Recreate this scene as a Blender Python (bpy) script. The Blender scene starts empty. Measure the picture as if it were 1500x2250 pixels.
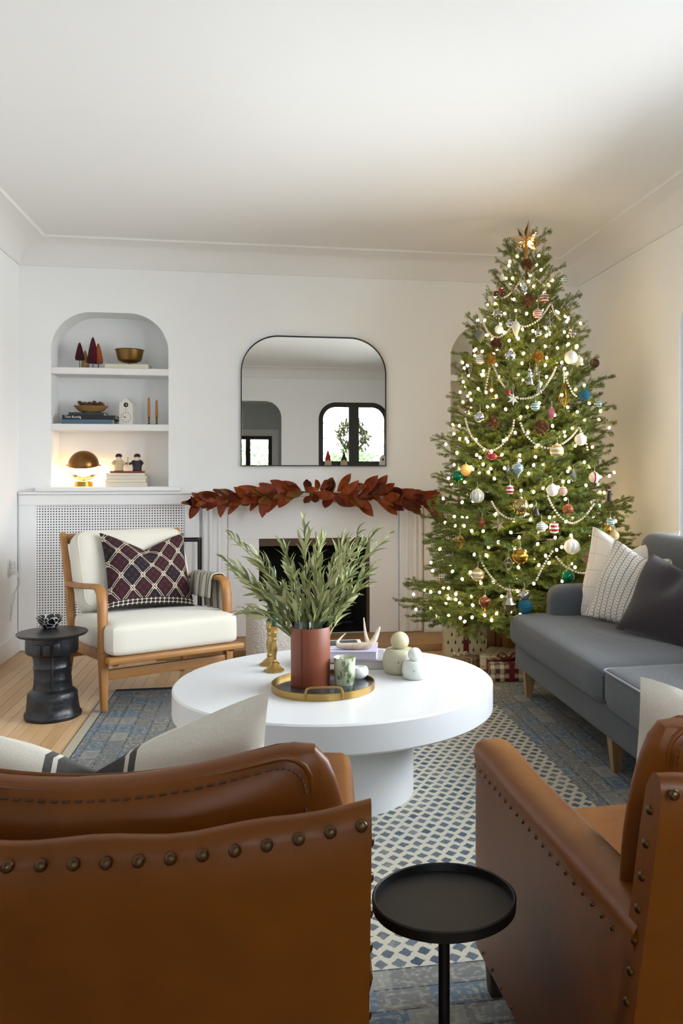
import bpy, bmesh, math, random
from mathutils import Vector, Matrix, Euler
R = math.radians; PI = math.pi
rnd = random.Random(7)
scn = bpy.context.scene
COL = scn.collection

# ---------------------------------------------------------------- camera, sky, exposure
FPX, CXP, CYP, TH, CH = 1907.0, 917.0, 1035.0, 0.172, 1.25
cam_d = bpy.data.cameras.new('camera'); cam = bpy.data.objects.new('camera', cam_d); COL.objects.link(cam)
cam.location = (0, 0, CH); cam.rotation_euler = (R(90), 0, -TH)
cam_d.sensor_width = 36; cam_d.lens = FPX * 36 / 2250
cam_d.shift_x = (750 - CXP) / 2250; cam_d.shift_y = -(1125 - CYP) / 2250
cam_d.clip_start = 0.02
scn.camera = cam
vs = scn.view_settings
vs.view_transform = 'Standard'; vs.look = 'None'; vs.gamma = 1; vs.use_curve_mapping = False
vs.exposure = 0.80
SKY = 15.5
world = bpy.data.worlds.new('sky'); scn.world = world; world.use_nodes = True
wn = world.node_tree.nodes; wl = world.node_tree.links; wn.clear()
wo = wn.new('ShaderNodeOutputWorld'); wb = wn.new('ShaderNodeBackground'); wb.inputs[1].default_value = SKY
wt = wn.new('ShaderNodeTexCoord'); wsx = wn.new('ShaderNodeSeparateXYZ'); wr = wn.new('ShaderNodeValToRGB')
wl.new(wt.outputs['Generated'], wsx.inputs[0]); wl.new(wsx.outputs['Z'], wr.inputs[0])
wr.color_ramp.elements[0].position = 0.0; wr.color_ramp.elements[0].color = (.46, .49, .51, 1)
wr.color_ramp.elements[1].position = 0.10; wr.color_ramp.elements[1].color = (.85, .93, 1, 1)
wl.new(wr.outputs[0], wb.inputs[0]); wl.new(wb.outputs[0], wo.inputs[0])

def portal(name, loc, rot, sx, sy):
    """marks a window opening so that the sky light coming through it is sampled well"""
    l = bpy.data.lights.new(name, 'AREA'); l.shape = 'RECTANGLE'; l.size = sx; l.size_y = sy
    l.cycles.is_portal = True
    o = bpy.data.objects.new(name, l); COL.objects.link(o); o.location = loc; o.rotation_euler = rot
XL, XR, YB, YR, ZC = -1.70, 2.385, 6.43, -0.80, 2.85
WIN_Y0, WIN_Y1, WIN_Z0, WIN_Z1 = 1.9, 4.76, 0.72, 2.30          # big window in the right wall
RW = (0.80, 1.91, 1.33, 2.33)                                    # arched casement in the rear wall x0,x1,z0,z1
RO = (-1.15, 0.226, 0.0, 2.34)                                   # arched passage in the rear wall
FARY = -4.0; FW = (-1.25, 0.10, 0.75, 1.92)
portal('window_portal', (XR + .16, (WIN_Y0 + WIN_Y1) / 2, (WIN_Z0 + WIN_Z1) / 2), (R(90), 0, R(90)), WIN_Y1 - WIN_Y0, WIN_Z1 - WIN_Z0)
portal('casement_portal', ((RW[0] + RW[1]) / 2, YR - .16, (RW[2] + RW[3]) / 2), (R(90), 0, R(180)), RW[1] - RW[0], RW[3] - RW[2])
portal('far_window_portal', ((FW[0] + FW[1]) / 2, FARY - .1, (FW[2] + FW[3]) / 2), (R(90), 0, R(180)), FW[1] - FW[0], FW[3] - FW[2])

# ---------------------------------------------------------------- pixel helpers (a pixel is only a direction)
_S, _C = math.sin(TH), math.cos(TH)
def ray(u, v):
    a = (u - CXP) / FPX; b = (CYP - v) / FPX
    return Vector((_S + a * _C, _C - a * _S, b))
def PZ(u, v, z): d = ray(u, v); t = (z - CH) / d.z; return Vector((0, 0, CH)) + d * t
def PY(u, v, y): d = ray(u, v); return Vector((0, 0, CH)) + d * (y / d.y)
def PX(u, v, x): d = ray(u, v); return Vector((0, 0, CH)) + d * (x / d.x)

# ---------------------------------------------------------------- node helpers
def hexc(h):
    h = h.lstrip('#'); o = []
    for i in (0, 2, 4):
        c = int(h[i:i + 2], 16) / 255
        o.append(c / 12.92 if c <= .04045 else ((c + .055) / 1.055) ** 2.4)
    return (*o, 1)
class X:
    nt = None
    def __init__(s, sock): s.s = sock
    @staticmethod
    def op(o, *a):
        n = X.nt.nodes.new('ShaderNodeMath'); n.operation = o
        for i, q in enumerate(a):
            if isinstance(q, X): X.nt.links.new(q.s, n.inputs[i])
            else: n.inputs[i].default_value = q
        return X(n.outputs[0])
    def __add__(s, o): return X.op('ADD', s, o)
    __radd__ = __add__
    def __sub__(s, o): return X.op('SUBTRACT', s, o)
    def __rsub__(s, o): return X.op('SUBTRACT', o, s)
    def __mul__(s, o): return X.op('MULTIPLY', s, o)
    __rmul__ = __mul__
    def __truediv__(s, o): return X.op('DIVIDE', s, o)
    def fl(s): return X.op('FLOOR', s)
    def fr(s): return X.op('FRACT', s)
    def ab(s): return X.op('ABSOLUTE', s)
    def lt(s, o): return X.op('LESS_THAN', s, o)
    def gt(s, o): return X.op('GREATER_THAN', s, o)
    def mn(s, o): return X.op('MINIMUM', s, o)
    def mx(s, o): return X.op('MAXIMUM', s, o)
    def mod2(s): return X.op('FLOORED_MODULO', s, 2.0)
    def sn(s): return X.op('SINE', s)
def cmix(f, a, b):
    n = X.nt.nodes.new('ShaderNodeMix'); n.data_type = 'RGBA'
    for sock, q in ((n.inputs[0], f), (n.inputs[6], a), (n.inputs[7], b)):
        if isinstance(q, X): X.nt.links.new(q.s, sock)
        elif hasattr(q, 'is_linked') or isinstance(q, bpy.types.NodeSocket): X.nt.links.new(q, sock)
        else: sock.default_value = q
    return n.outputs[2]
def noise(scale, detail=3, vec=None, rough=.5):
    n = X.nt.nodes.new('ShaderNodeTexNoise'); n.inputs['Scale'].default_value = scale; n.inputs['Detail'].default_value = detail
    n.inputs['Roughness'].default_value = rough
    if vec is not None: X.nt.links.new(vec, n.inputs['Vector'])
    return X(n.outputs['Fac'])
def white(x, y):
    c = X.nt.nodes.new('ShaderNodeCombineXYZ'); X.nt.links.new(x.s, c.inputs[0]); X.nt.links.new(y.s, c.inputs[1])
    n = X.nt.nodes.new('ShaderNodeTexWhiteNoise'); n.noise_dimensions = '2D'; X.nt.links.new(c.outputs[0], n.inputs['Vector'])
    return X(n.outputs['Value'])
def coord(kind='Object', scale=(1, 1, 1), rot=(0, 0, 0)):
    t = X.nt.nodes.new('ShaderNodeTexCoord'); m = X.nt.nodes.new('ShaderNodeMapping')
    m.inputs['Scale'].default_value = scale; m.inputs['Rotation'].default_value = rot
    X.nt.links.new(t.outputs[kind], m.inputs['Vector']); return m.outputs[0]
def sep(vec):
    n = X.nt.nodes.new('ShaderNodeSeparateXYZ'); X.nt.links.new(vec, n.inputs[0]); return [X(o) for o in n.outputs]
def new_mat(name):
    m = bpy.data.materials.new(name); m.use_nodes = True; X.nt = m.node_tree
    b = m.node_tree.nodes['Principled BSDF']; return m, b
def bump_to(b, h, strength=.3, dist=.002):
    n = X.nt.nodes.new('ShaderNodeBump'); n.inputs['Strength'].default_value = strength; n.inputs['Distance'].default_value = dist
    X.nt.links.new(h.s, n.inputs['Height']); X.nt.links.new(n.outputs[0], b.inputs['Normal'])
MATS = {}
def mat(name, col, rough=.6, metal=0, var=.0, vscale=6, bump=0, bscale=300, bdist=.002, coat=0, sheen=0, trans=0, ior=1.45, emit=0, alpha=1, col2=None, spec=.5):
    if name in MATS: return MATS[name]
    m, b = new_mat(name); c = hexc(col)
    b.inputs['Base Color'].default_value = c; b.inputs['Roughness'].default_value = rough; b.inputs['Metallic'].default_value = metal
    b.inputs['IOR'].default_value = ior; b.inputs['Specular IOR Level'].default_value = spec
    if coat: b.inputs['Coat Weight'].default_value = coat; b.inputs['Coat Roughness'].default_value = .08
    if sheen: b.inputs['Sheen Weight'].default_value = sheen; b.inputs['Sheen Roughness'].default_value = .5
    if trans: b.inputs['Transmission Weight'].default_value = trans
    if alpha < 1: b.inputs['Alpha'].default_value = alpha
    if emit: b.inputs['Emission Color'].default_value = c; b.inputs['Emission Strength'].default_value = emit
    if var or col2:
        d = hexc(col2) if col2 else tuple(q * (1 - var) for q in c[:3]) + (1,)
        f = noise(vscale, 4, coord('Object'))
        X.nt.links.new(cmix((f - .35) * 3.0 if col2 else f, c, d), b.inputs['Base Color'])
    if bump: bump_to(b, noise(bscale, 2, coord('Object')), bump, bdist)
    MATS[name] = m; return m
def wood(name, a, b_, axis=0, scale=7, rough=.45, island=False):
    if name in MATS: return MATS[name]
    m, b = new_mat(name); sc = [scale * 5] * 3; sc[axis] = scale * .35
    vec = coord('Object', sc)
    oi = X.nt.nodes.new('ShaderNodeObjectInfo')
    va = X.nt.nodes.new('ShaderNodeVectorMath'); va.operation = 'ADD'
    cb = X.nt.nodes.new('ShaderNodeCombineXYZ'); r20 = X(oi.outputs['Random']) * 37.0
    for i in range(3): X.nt.links.new(r20.s, cb.inputs[i])
    X.nt.links.new(vec, va.inputs[0]); X.nt.links.new(cb.outputs[0], va.inputs[1])
    f = noise(1.0, 6, va.outputs[0], .6)
    g = (f - .3) * 2.4
    if island: g = g * .55 + X(oi.outputs['Random']) * .6
    X.nt.links.new(cmix(g, hexc(a), hexc(b_)), b.inputs['Base Color']); b.inputs['Roughness'].default_value = rough
    bump_to(b, f, .15, .001); MATS[name] = m; return m
def weave(name, col, rough=.9, scale=900, var=.12, bump=.35, col2=None, sheen=.25):
    if name in MATS: return MATS[name]
    m, b = new_mat(name); v = coord('Object'); x, y, z = sep(v)
    w = (x * scale).sn() * (y * scale).sn() + (z * scale).sn() * (x * scale + y * scale).sn()
    n1 = noise(160, 3, v); n2 = noise(3.5, 3, v)
    c = hexc(col); d = hexc(col2) if col2 else tuple(q * (1 - var) for q in c[:3]) + (1,)
    X.nt.links.new(cmix((n1 * .6 + n2 * .6 - .2), c, d), b.inputs['Base Color'])
    b.inputs['Roughness'].default_value = rough; b.inputs['Sheen Weight'].default_value = sheen; b.inputs['Specular IOR Level'].default_value = .2
    bump_to(b, w * .3 + n1, bump, .0012); MATS[name] = m; return m

# ---------------------------------------------------------------- mesh helpers
class MB:
    def __init__(s): s.v = []; s.f = []; s.uv = None; s.mi = None
    def add(s, vf, M=None):
        o = len(s.v); vs_, fs = vf
        if M is not None: vs_ = [M @ Vector(q) for q in vs_]
        s.v += [tuple(q) for q in vs_]; s.f += [tuple(i + o for i in q) for q in fs]; return s
    def build(s, name, m, parent=None, smooth=True, angle=40, uv=None):
        me = bpy.data.meshes.new(name); me.from_pydata(s.v, [], s.f)
        bm = bmesh.new(); bm.from_mesh(me); bmesh.ops.recalc_face_normals(bm, faces=bm.faces); bm.to_mesh(me); bm.free()
        if smooth: me.shade_smooth(); me.set_sharp_from_angle(angle=R(angle))
        if uv:
            l = me.uv_layers.new(name='uv')
            for lp in me.loops: l.data[lp.index].uv = uv[lp.vertex_index]
        me.materials.append(m)
        return link(name, me, parent)
def link(name, me, parent=None):
    o = bpy.data.objects.new(name, me); COL.objects.link(o)
    if parent: o.parent = parent
    return o
def one(name, vf, m, parent=None, M=None, **k): return MB().add(vf, M).build(name, m, parent, **k)
def T(x=0, y=0, z=0): return Matrix.Translation((x, y, z))
def RX(a): return Matrix.Rotation(a, 4, 'X')
def RY(a): return Matrix.Rotation(a, 4, 'Y')
def RZ(a): return Matrix.Rotation(a, 4, 'Z')
def SC(x, y=None, z=None):
    y = x if y is None else y; z = x if z is None else z
    return Matrix.Diagonal((x, y, z, 1))
def bm_out(bm):
    bm.verts.ensure_lookup_table(); bm.verts.index_update()
    r = ([v.co.copy() for v in bm.verts], [[v.index for v in f.verts] for f in bm.faces]); bm.free(); return r
def box(x0, x1, y0, y1, z0, z1, bev=0, seg=2):
    bm = bmesh.new(); bmesh.ops.create_cube(bm, size=1)
    for v in bm.verts: v.co = Vector(((v.co.x + .5) * (x1 - x0) + x0, (v.co.y + .5) * (y1 - y0) + y0, (v.co.z + .5) * (z1 - z0) + z0))
    if bev: bmesh.ops.bevel(bm, geom=list(bm.edges), offset=bev, segments=seg, affect='EDGES', profile=.5)
    return bm_out(bm)
def lathe(prof, n=32, closed=False):
    v = []; f = []; m = len(prof)
    for r, z in prof:
        for k in range(n): a = 2 * PI * k / n; v.append((r * math.cos(a), r * math.sin(a), z))
    for i in range(m - 1 if not closed else m):
        j = (i + 1) % m
        for k in range(n): k2 = (k + 1) % n; f.append((i * n + k, i * n + k2, j * n + k2, j * n + k))
    if not closed:
        if prof[0][0] > 1e-6: f.append(tuple(range(n - 1, -1, -1)))
        if prof[-1][0] > 1e-6: f.append(tuple(range((m - 1) * n, m * n)))
    return v, f
def tube(pts, rad, n=8, closed=False):
    pts = [Vector(p) for p in pts]; m = len(pts); v = []; f = []
    rr = rad if isinstance(rad, (list, tuple)) else [rad] * m
    up = None
    for i in range(m):
        a = pts[(i - 1) % m] if (closed or i > 0) else pts[i]; b = pts[(i + 1) % m] if (closed or i < m - 1) else pts[i]
        t = (b - a).normalized()
        if up is None: up = Vector((0, 0, 1)) if abs(t.z) < .9 else Vector((1, 0, 0))
        s = t.cross(up)
        if s.length < 1e-5: s = t.orthogonal()
        s.normalize(); up = s.cross(t).normalized()
        for k in range(n): q = 2 * PI * k / n; v.append(pts[i] + s * math.cos(q) * rr[i] + up * math.sin(q) * rr[i])
    for i in range(m if closed else m - 1):
        j = (i + 1) % m
        for k in range(n): f.append((i * n + k, i * n + (k + 1) % n, j * n + (k + 1) % n, j * n + k))
    if not closed: f.append(tuple(range(n - 1, -1, -1))); f.append(tuple(range((m - 1) * n, m * n)))
    return v, f
def sphere(r=1, n=20, m=12, sx=1, sy=1, sz=1):
    v = [(0, 0, r * sz)]; f = []
    for i in range(1, m):
        a = PI * i / m
        for k in range(n): b = 2 * PI * k / n; v.append((r * sx * math.sin(a) * math.cos(b), r * sy * math.sin(a) * math.sin(b), r * sz * math.cos(a)))
    v.append((0, 0, -r * sz)); L = len(v) - 1
    for k in range(n):
        f.append((0, 1 + k, 1 + (k + 1) % n)); f.append((L, 1 + (m - 2) * n + (k + 1) % n, 1 + (m - 2) * n + k))
    for i in range(m - 2):
        for k in range(n): a = 1 + i * n; f.append((a + k, a + n + k, a + n + (k + 1) % n, a + (k + 1) % n))
    return v, f
def ico(r, s=1):
    bm = bmesh.new(); bmesh.ops.create_icosphere(bm, subdivisions=s, radius=r); return bm_out(bm)
def extr(poly, y0, y1):
    """polygon in x,z swept along y"""
    n = len(poly); v = [(p[0], y0, p[1]) for p in poly] + [(p[0], y1, p[1]) for p in poly]
    return v, [tuple(range(n)), tuple(range(2 * n - 1, n - 1, -1))] + [(i, (i + 1) % n, n + (i + 1) % n, n + i) for i in range(n)]
def cush(hx, hy, hz, r, puff=.02, side=.01, n=14, wob=0, seed=1):
    """soft cushion: rounded box with crowned faces"""
    g = random.Random(seed); ph = [g.uniform(0, 6) for _ in range(6)]
    bm = bmesh.new(); bmesh.ops.create_cube(bm, size=2)
    bmesh.ops.subdivide_edges(bm, edges=list(bm.edges), cuts=n, use_grid_fill=True)
    for v in bm.verts:
        c = v.co; p = Vector(((abs(q) ** .8) * (1 if q > 0 else -1) for q in c))
        p = Vector((p.x * hx, p.y * hy, p.z * hz))
        inn = Vector((max(-hx + r, min(hx - r, p.x)), max(-hy + r, min(hy - r, p.y)), max(-hz + r, min(hz - r, p.z))))
        d = p - inn
        if d.length > 1e-9: p = inn + d.normalized() * min(r, d.length if max(abs(c.x), abs(c.y), abs(c.z)) < .999 else r)
        kx, ky, kz = 1 - (p.x / hx) ** 2, 1 - (p.y / hy) ** 2, 1 - (p.z / hz) ** 2
        kx, ky, kz = max(kx, 0), max(ky, 0), max(kz, 0)
        q = p.copy()
        q.z += puff * (p.z / hz) * (kx * ky) ** .6; q.x += side * (p.x / hx) * (ky * kz) ** .6; q.y += side * (p.y / hy) * (kx * kz) ** .6
        if wob:
            q.z += wob * math.sin(9 * p.x + ph[0]) * math.sin(8 * p.y + ph[1]); q.y += wob * math.sin(11 * p.x + ph[2]) * math.sin(10 * p.z + ph[3])
        v.co = q
    return bm_out(bm)
def pillow_mesh(w, h, t, chop=0., n=22, seed=0, soft=.06):
    """scatter cushion: x width, z height, y thickness, pointed corners; chop dents the top edge"""
    g = random.Random(seed); ph = [g.uniform(0, 6.28) for _ in range(4)]
    v = []; f = []; uv = []
    def P(i, j, s):
        a = 2 * i / n - 1; b = 2 * j / n - 1
        x = a * w / 2 * (1 - soft * (1 - b * b)); z = b * h / 2 * (1 - soft * (1 - a * a))
        e = max(0, (1 - a * a)) * max(0, (1 - b * b))
        y = s * t / 2 * e ** .48
        z -= chop * (1 - abs(a)) ** 1.35 * max(0, (b + 1) / 2) ** 2.0
        y += .010 * math.sin(3 * a + ph[0]) * math.sin(4 * b + ph[1]) * (e > 0)
        if chop: y += s * -.30 * t * math.exp(-(a / .22) ** 2) * max(0, b) * e ** .4
        return (x, y, z)
    idx = {}
    for s in (1, -1):
        for i in range(n + 1):
            for j in range(n + 1):
                edge = i in (0, n) or j in (0, n)
                if edge and s == -1: idx[(s, i, j)] = idx[(1, i, j)]; continue
                idx[(s, i, j)] = len(v); v.append(P(i, j, s)); uv.append((i / n, j / n))
        for i in range(n):
            for j in range(n):
                q = [idx[(s, i, j)], idx[(s, i + 1, j)], idx[(s, i + 1, j + 1)], idx[(s, i, j + 1)]]
                f.append(tuple(q if s == -1 else q[::-1]))
    return (v, f), uv
def pillow(name, w, h, t, m, M, label, chop=0, seed=0, group=None, piping=None, soft=.06):
    (v, f), uv = pillow_mesh(w, h, t, chop, seed=seed, soft=soft)
    mb = MB(); mb.add((v, f)); o = mb.build(name, m, None, uv=uv, angle=75); o.matrix_world = M
    tag(o, label, 'pillow', group)
    if piping:
        n = 22; loop = []
        rim = [(i, 0) for i in range(n)] + [(n, j) for j in range(n)] + [(i, n) for i in range(n, 0, -1)] + [(0, j) for j in range(n, 0, -1)]
        for i, j in rim: loop.append(v[i * (n + 1) + j])
        one('piping', tube(loop, .0035, 6, True), piping, o)
    return o
def tag(o, label=None, cat=None, group=None, kind=None):
    if label: o['label'] = label
    if cat: o['category'] = cat
    if group: o['group'] = group
    if kind: o['kind'] = kind
    return o
def thing(name, label, cat, loc=(0, 0, 0), rz=0, group=None):
    o = bpy.data.objects.new(name, None); COL.objects.link(o); o.empty_display_size = .05
    o.location = loc; o.rotation_euler = (0, 0, rz); return tag(o, label, cat, group)
def dup(o, parent=None):
    c = o.copy(); COL.objects.link(c)
    if parent is not None: c.parent = parent
    for ch in list(o.children):
        dup(ch, c)
    return c
def rr_outline(x0, x1, z0, z1, r, n=10, bottom=False):
    """outline with rounded top corners"""
    p = [(x0, z0), (x1, z0)]
    for k in range(n + 1): a = PI / 2 * k / n; p.append((x1 - r + r * math.cos(a), z1 - r + r * math.sin(a)))
    for k in range(n + 1): a = PI / 2 + PI / 2 * k / n; p.append((x0 + r + r * math.cos(a), z1 - r + r * math.sin(a)))
    return p
def holed_wall(name, outer, holes, place, m, depth=None):
    """flat wall with holes; place maps (s,z,d) to world, d is depth behind the face"""
    bm = bmesh.new()
    for lp in [outer] + holes:
        vs_ = [bm.verts.new(place(p[0], p[1], 0)) for p in lp]
        for i in range(len(vs_)): bm.edges.new((vs_[i], vs_[(i + 1) % len(vs_)]))
    bmesh.ops.triangle_fill(bm, use_beauty=True, use_dissolve=False, edges=list(bm.edges))
    vf = bm_out(bm); mb = MB(); mb.add(vf)
    for i, lp in enumerate(holes):
        d = depth[i]; n = len(lp)
        v = [place(p[0], p[1], 0) for p in lp] + [place(p[0], p[1], d) for p in lp]
        mb.add((v, [(k, (k + 1) % n, n + (k + 1) % n, n + k) for k in range(n)]))
    o = mb.build(name, m, None, smooth=True, angle=30); return tag(o, kind='structure')

# ---------------------------------------------------------------- common materials
M_wall = mat('wall_paint', '#f1f2f2', .85, var=.05, vscale=2, bump=.25, bscale=45, bdist=.003)
M_ceil = mat('ceiling_paint', '#e6e5e3', .9, var=.03, vscale=1)
M_trim = mat('trim_paint', '#f0f0f1', .5)
M_oak = wood('oak', '#a8773f', '#855526', 2, 5, .5)
M_oakx = wood('oak_grain_x', '#ad7d45', '#8a5a2a', 0, 5, .5)
M_floor = wood('floor_oak', '#cfae86', '#b99263', 1, 4, .4, island=True)
M_black = mat('black_iron', '#141414', .45, .3)
M_brass = mat('brass', '#a98a50', .3, 1, var=.2, vscale=14)
M_oldbrass = mat('aged_brass', '#8a6a3a', .4, 1, var=.35, vscale=9)
M_glass = None
def glass_mat(name, tint='#ffffff', refl=.1):
    m, b = new_mat(name); nt = m.node_tree; out = nt.nodes['Material Output']; nt.nodes.remove(b)
    tr = nt.nodes.new('ShaderNodeBsdfTransparent'); tr.inputs[0].default_value = hexc(tint)
    gl = nt.nodes.new('ShaderNodeBsdfGlossy'); gl.inputs['Roughness'].default_value = .02
    fr = nt.nodes.new('ShaderNodeFresnel'); mx = nt.nodes.new('ShaderNodeMixShader')
    nt.links.new(fr.outputs[0], mx.inputs[0]); nt.links.new(tr.outputs[0], mx.inputs[1]); nt.links.new(gl.outputs[0], mx.inputs[2]); nt.links.new(mx.outputs[0], out.inputs[0])
    return m
M_glass = glass_mat('clear_glass')
M_dark = mat('dark_frame', '#1b1715', .4)
# ================================================================= the room shell
ceiling = tag(one('ceiling', box(XL - .1, XR + .1, YR - .1, YB + .3, ZC, ZC + .1), M_ceil, smooth=False), kind='structure')
floor = tag(one('floor', box(XL - .1, XR + .1, YR - .15, YB + .05, -.08, -.014), M_floor, smooth=False), kind='structure')
one('subfloor', box(XL, XR, YR - .15, 2.55, -.014, 0), M_floor, floor, smooth=False)
PW = (XR - XL) / 66
plank0 = None
for i in range(66):
    y = 2.55 - rnd.uniform(0, .0); first = True
    while y < YB - .01:
        L = rnd.uniform(.5, 1.4) if first else rnd.uniform(1.1, 1.7); first = False
        y2 = min(YB, y + L)
        if YB - y2 < .35: y2 = YB
        if plank0 is None:
            me = MB().add(box(-PW / 2 + .0006, PW / 2 - .0006, -.5, .5, -.014, 0, .0012, 1)).build('plank', M_floor, floor, smooth=False); plank0 = me
            o = me
        else:
            o = plank0.copy(); COL.objects.link(o); o.parent = floor
        o.location = (XL + PW * (i + .5), (y + y2) / 2, rnd.uniform(-.0004, 0)); o.scale = (1, y2 - y - .0012, 1)
        y = y2
# walls
NZ0, NZ1 = 1.139, 2.372; NL = (-1.487, -.693); NR = (1.372, 2.166); FB = (-.055, .754, .05, .757)
hl = rr_outline(NL[0], NL[1], NZ0, NZ1, .27, 14); hr = rr_outline(NR[0], NR[1], NZ0, NZ1, .27, 14)
hf = [(FB[0], FB[2]), (FB[1], FB[2]), (FB[1], FB[3]), (FB[0], FB[3])]
pb = lambda s, z, d: (s, YB + d, z)
wall_back = holed_wall('wall_back', [(XL, 0), (XR, 0), (XR, ZC), (XL, ZC)], [hl, hr, hf], pb, M_wall, [.25, .25, .04])
for q in (hl, hr):
    one('niche_back', ([pb(p[0], p[1], .25) for p in q], [tuple(range(len(q)))]), M_wall, wall_back, smooth=False)
M_shelf = mat('shelf_paint', '#e6e5e3', .55)
for nx in (NL, NR):
    for zt in (1.98, 1.583):
        one('shelf', box(nx[0], nx[1], YB - .004, YB + .25, zt - .048, zt, .003, 1), M_shelf, wall_back)
pl = lambda s, z, d: (XL - d, s, z)
wall_left = holed_wall('wall_left', [(YR, 0), (YB, 0), (YB, ZC), (YR, ZC)], [], pl, M_wall, [])
prr = lambda s, z, d: (XR + d, s, z)
hw = rr_outline(WIN_Y0, WIN_Y1, WIN_Z0, WIN_Z1, .26, 12)
wall_right = holed_wall('wall_right', [(YR, 0), (YB, 0), (YB, ZC), (YR, ZC)], [hw], prr, M_wall, [.16])
pq = lambda s, z, d: (s, YR - d, z)
hcw = rr_outline(RW[0], RW[1], RW[2], RW[3], .27, 12); hop = rr_outline(RO[0], RO[1], .001, RO[3], .26, 12)
wall_rear = holed_wall('wall_rear', [(XL, 0), (XR, 0), (XR, ZC), (XL, ZC)], [hcw, hop], pq, M_wall, [.15, .15])
# the next room beyond the passage
M_wall2 = mat('hall_paint', '#c9d0d0', .85)
fx0, fx1, fz = -2.4, .55, 2.55
tag(one('floor_far', box(fx0, fx1, FARY, YR - .15, -.08, 0), M_floor, smooth=False), kind='structure')
tag(one('ceiling_far', box(fx0, fx1, FARY, YR - .15, fz, fz + .08), M_ceil, smooth=False), kind='structure')
tag(one('wall_far_left', box(fx0 - .08, fx0, FARY, YR - .15, 0, fz), M_wall2, smooth=False), kind='structure')
tag(one('wall_far_right', box(fx1, fx1 + .08, FARY, YR - .15, 0, fz), M_wall2, smooth=False), kind='structure')
hfw = [(FW[0], FW[2]), (FW[1], FW[2]), (FW[1], FW[3]), (FW[0], FW[3])]
pf = lambda s, z, d: (s, FARY - d, z)
holed_wall('wall_far', [(fx0, 0), (fx1, 0), (fx1, fz), (fx0, fz)], [hfw], pf, M_wall2, [.1])
hopn = rr_outline(RO[0], RO[1], .001, RO[3], .26, 12)
holed_wall('wall_far_near', [(fx0, 0), (fx1, 0), (fx1, fz), (fx0, fz)], [hopn], lambda s, z, d: (s, YR - .15, z), M_wall2, [0])
# cove
def cove_prof():
    p = [(-.0, 2.685), (.012, 2.685), (.012, 2.693)]
    for k in range(11): a = PI / 2 * k / 10; p.append((.012 + .198 * (1 - math.cos(a)), 2.693 + .145 * math.sin(a)))
    return p + [(.215, 2.838), (.219, 2.846), (.228, ZC)]
cv = cove_prof(); v = []; f = []; m_ = len(cv)
for cxs, cys, sx, sy in ((XL, YR, 1, 1), (XR, YR, -1, 1), (XR, YB, -1, -1), (XL, YB, 1, -1)):
    for d, z in cv: v.append((cxs + sx * d, cys + sy * d, z))
for c in range(4):
    for k in range(m_ - 1): c2 = (c + 1) % 4; f.append((c * m_ + k, c2 * m_ + k, c2 * m_ + k + 1, c * m_ + k + 1))
tag(one('trim_1', (v, f), M_ceil, angle=25), kind='structure')
# baseboards
def bb(name, x0, x1, y0, y1): tag(one(name, box(x0, x1, y0, y1, 0, .13, .006, 2), M_trim), kind='structure')
bb('baseboard_left', XL, XL + .018, YR, YB - .03); bb('baseboard_right', XR - .018, XR, YR, YB - .04)
bb('baseboard_rear', RO[1] + .02, XR - .02, YR, YR + .018)

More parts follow.
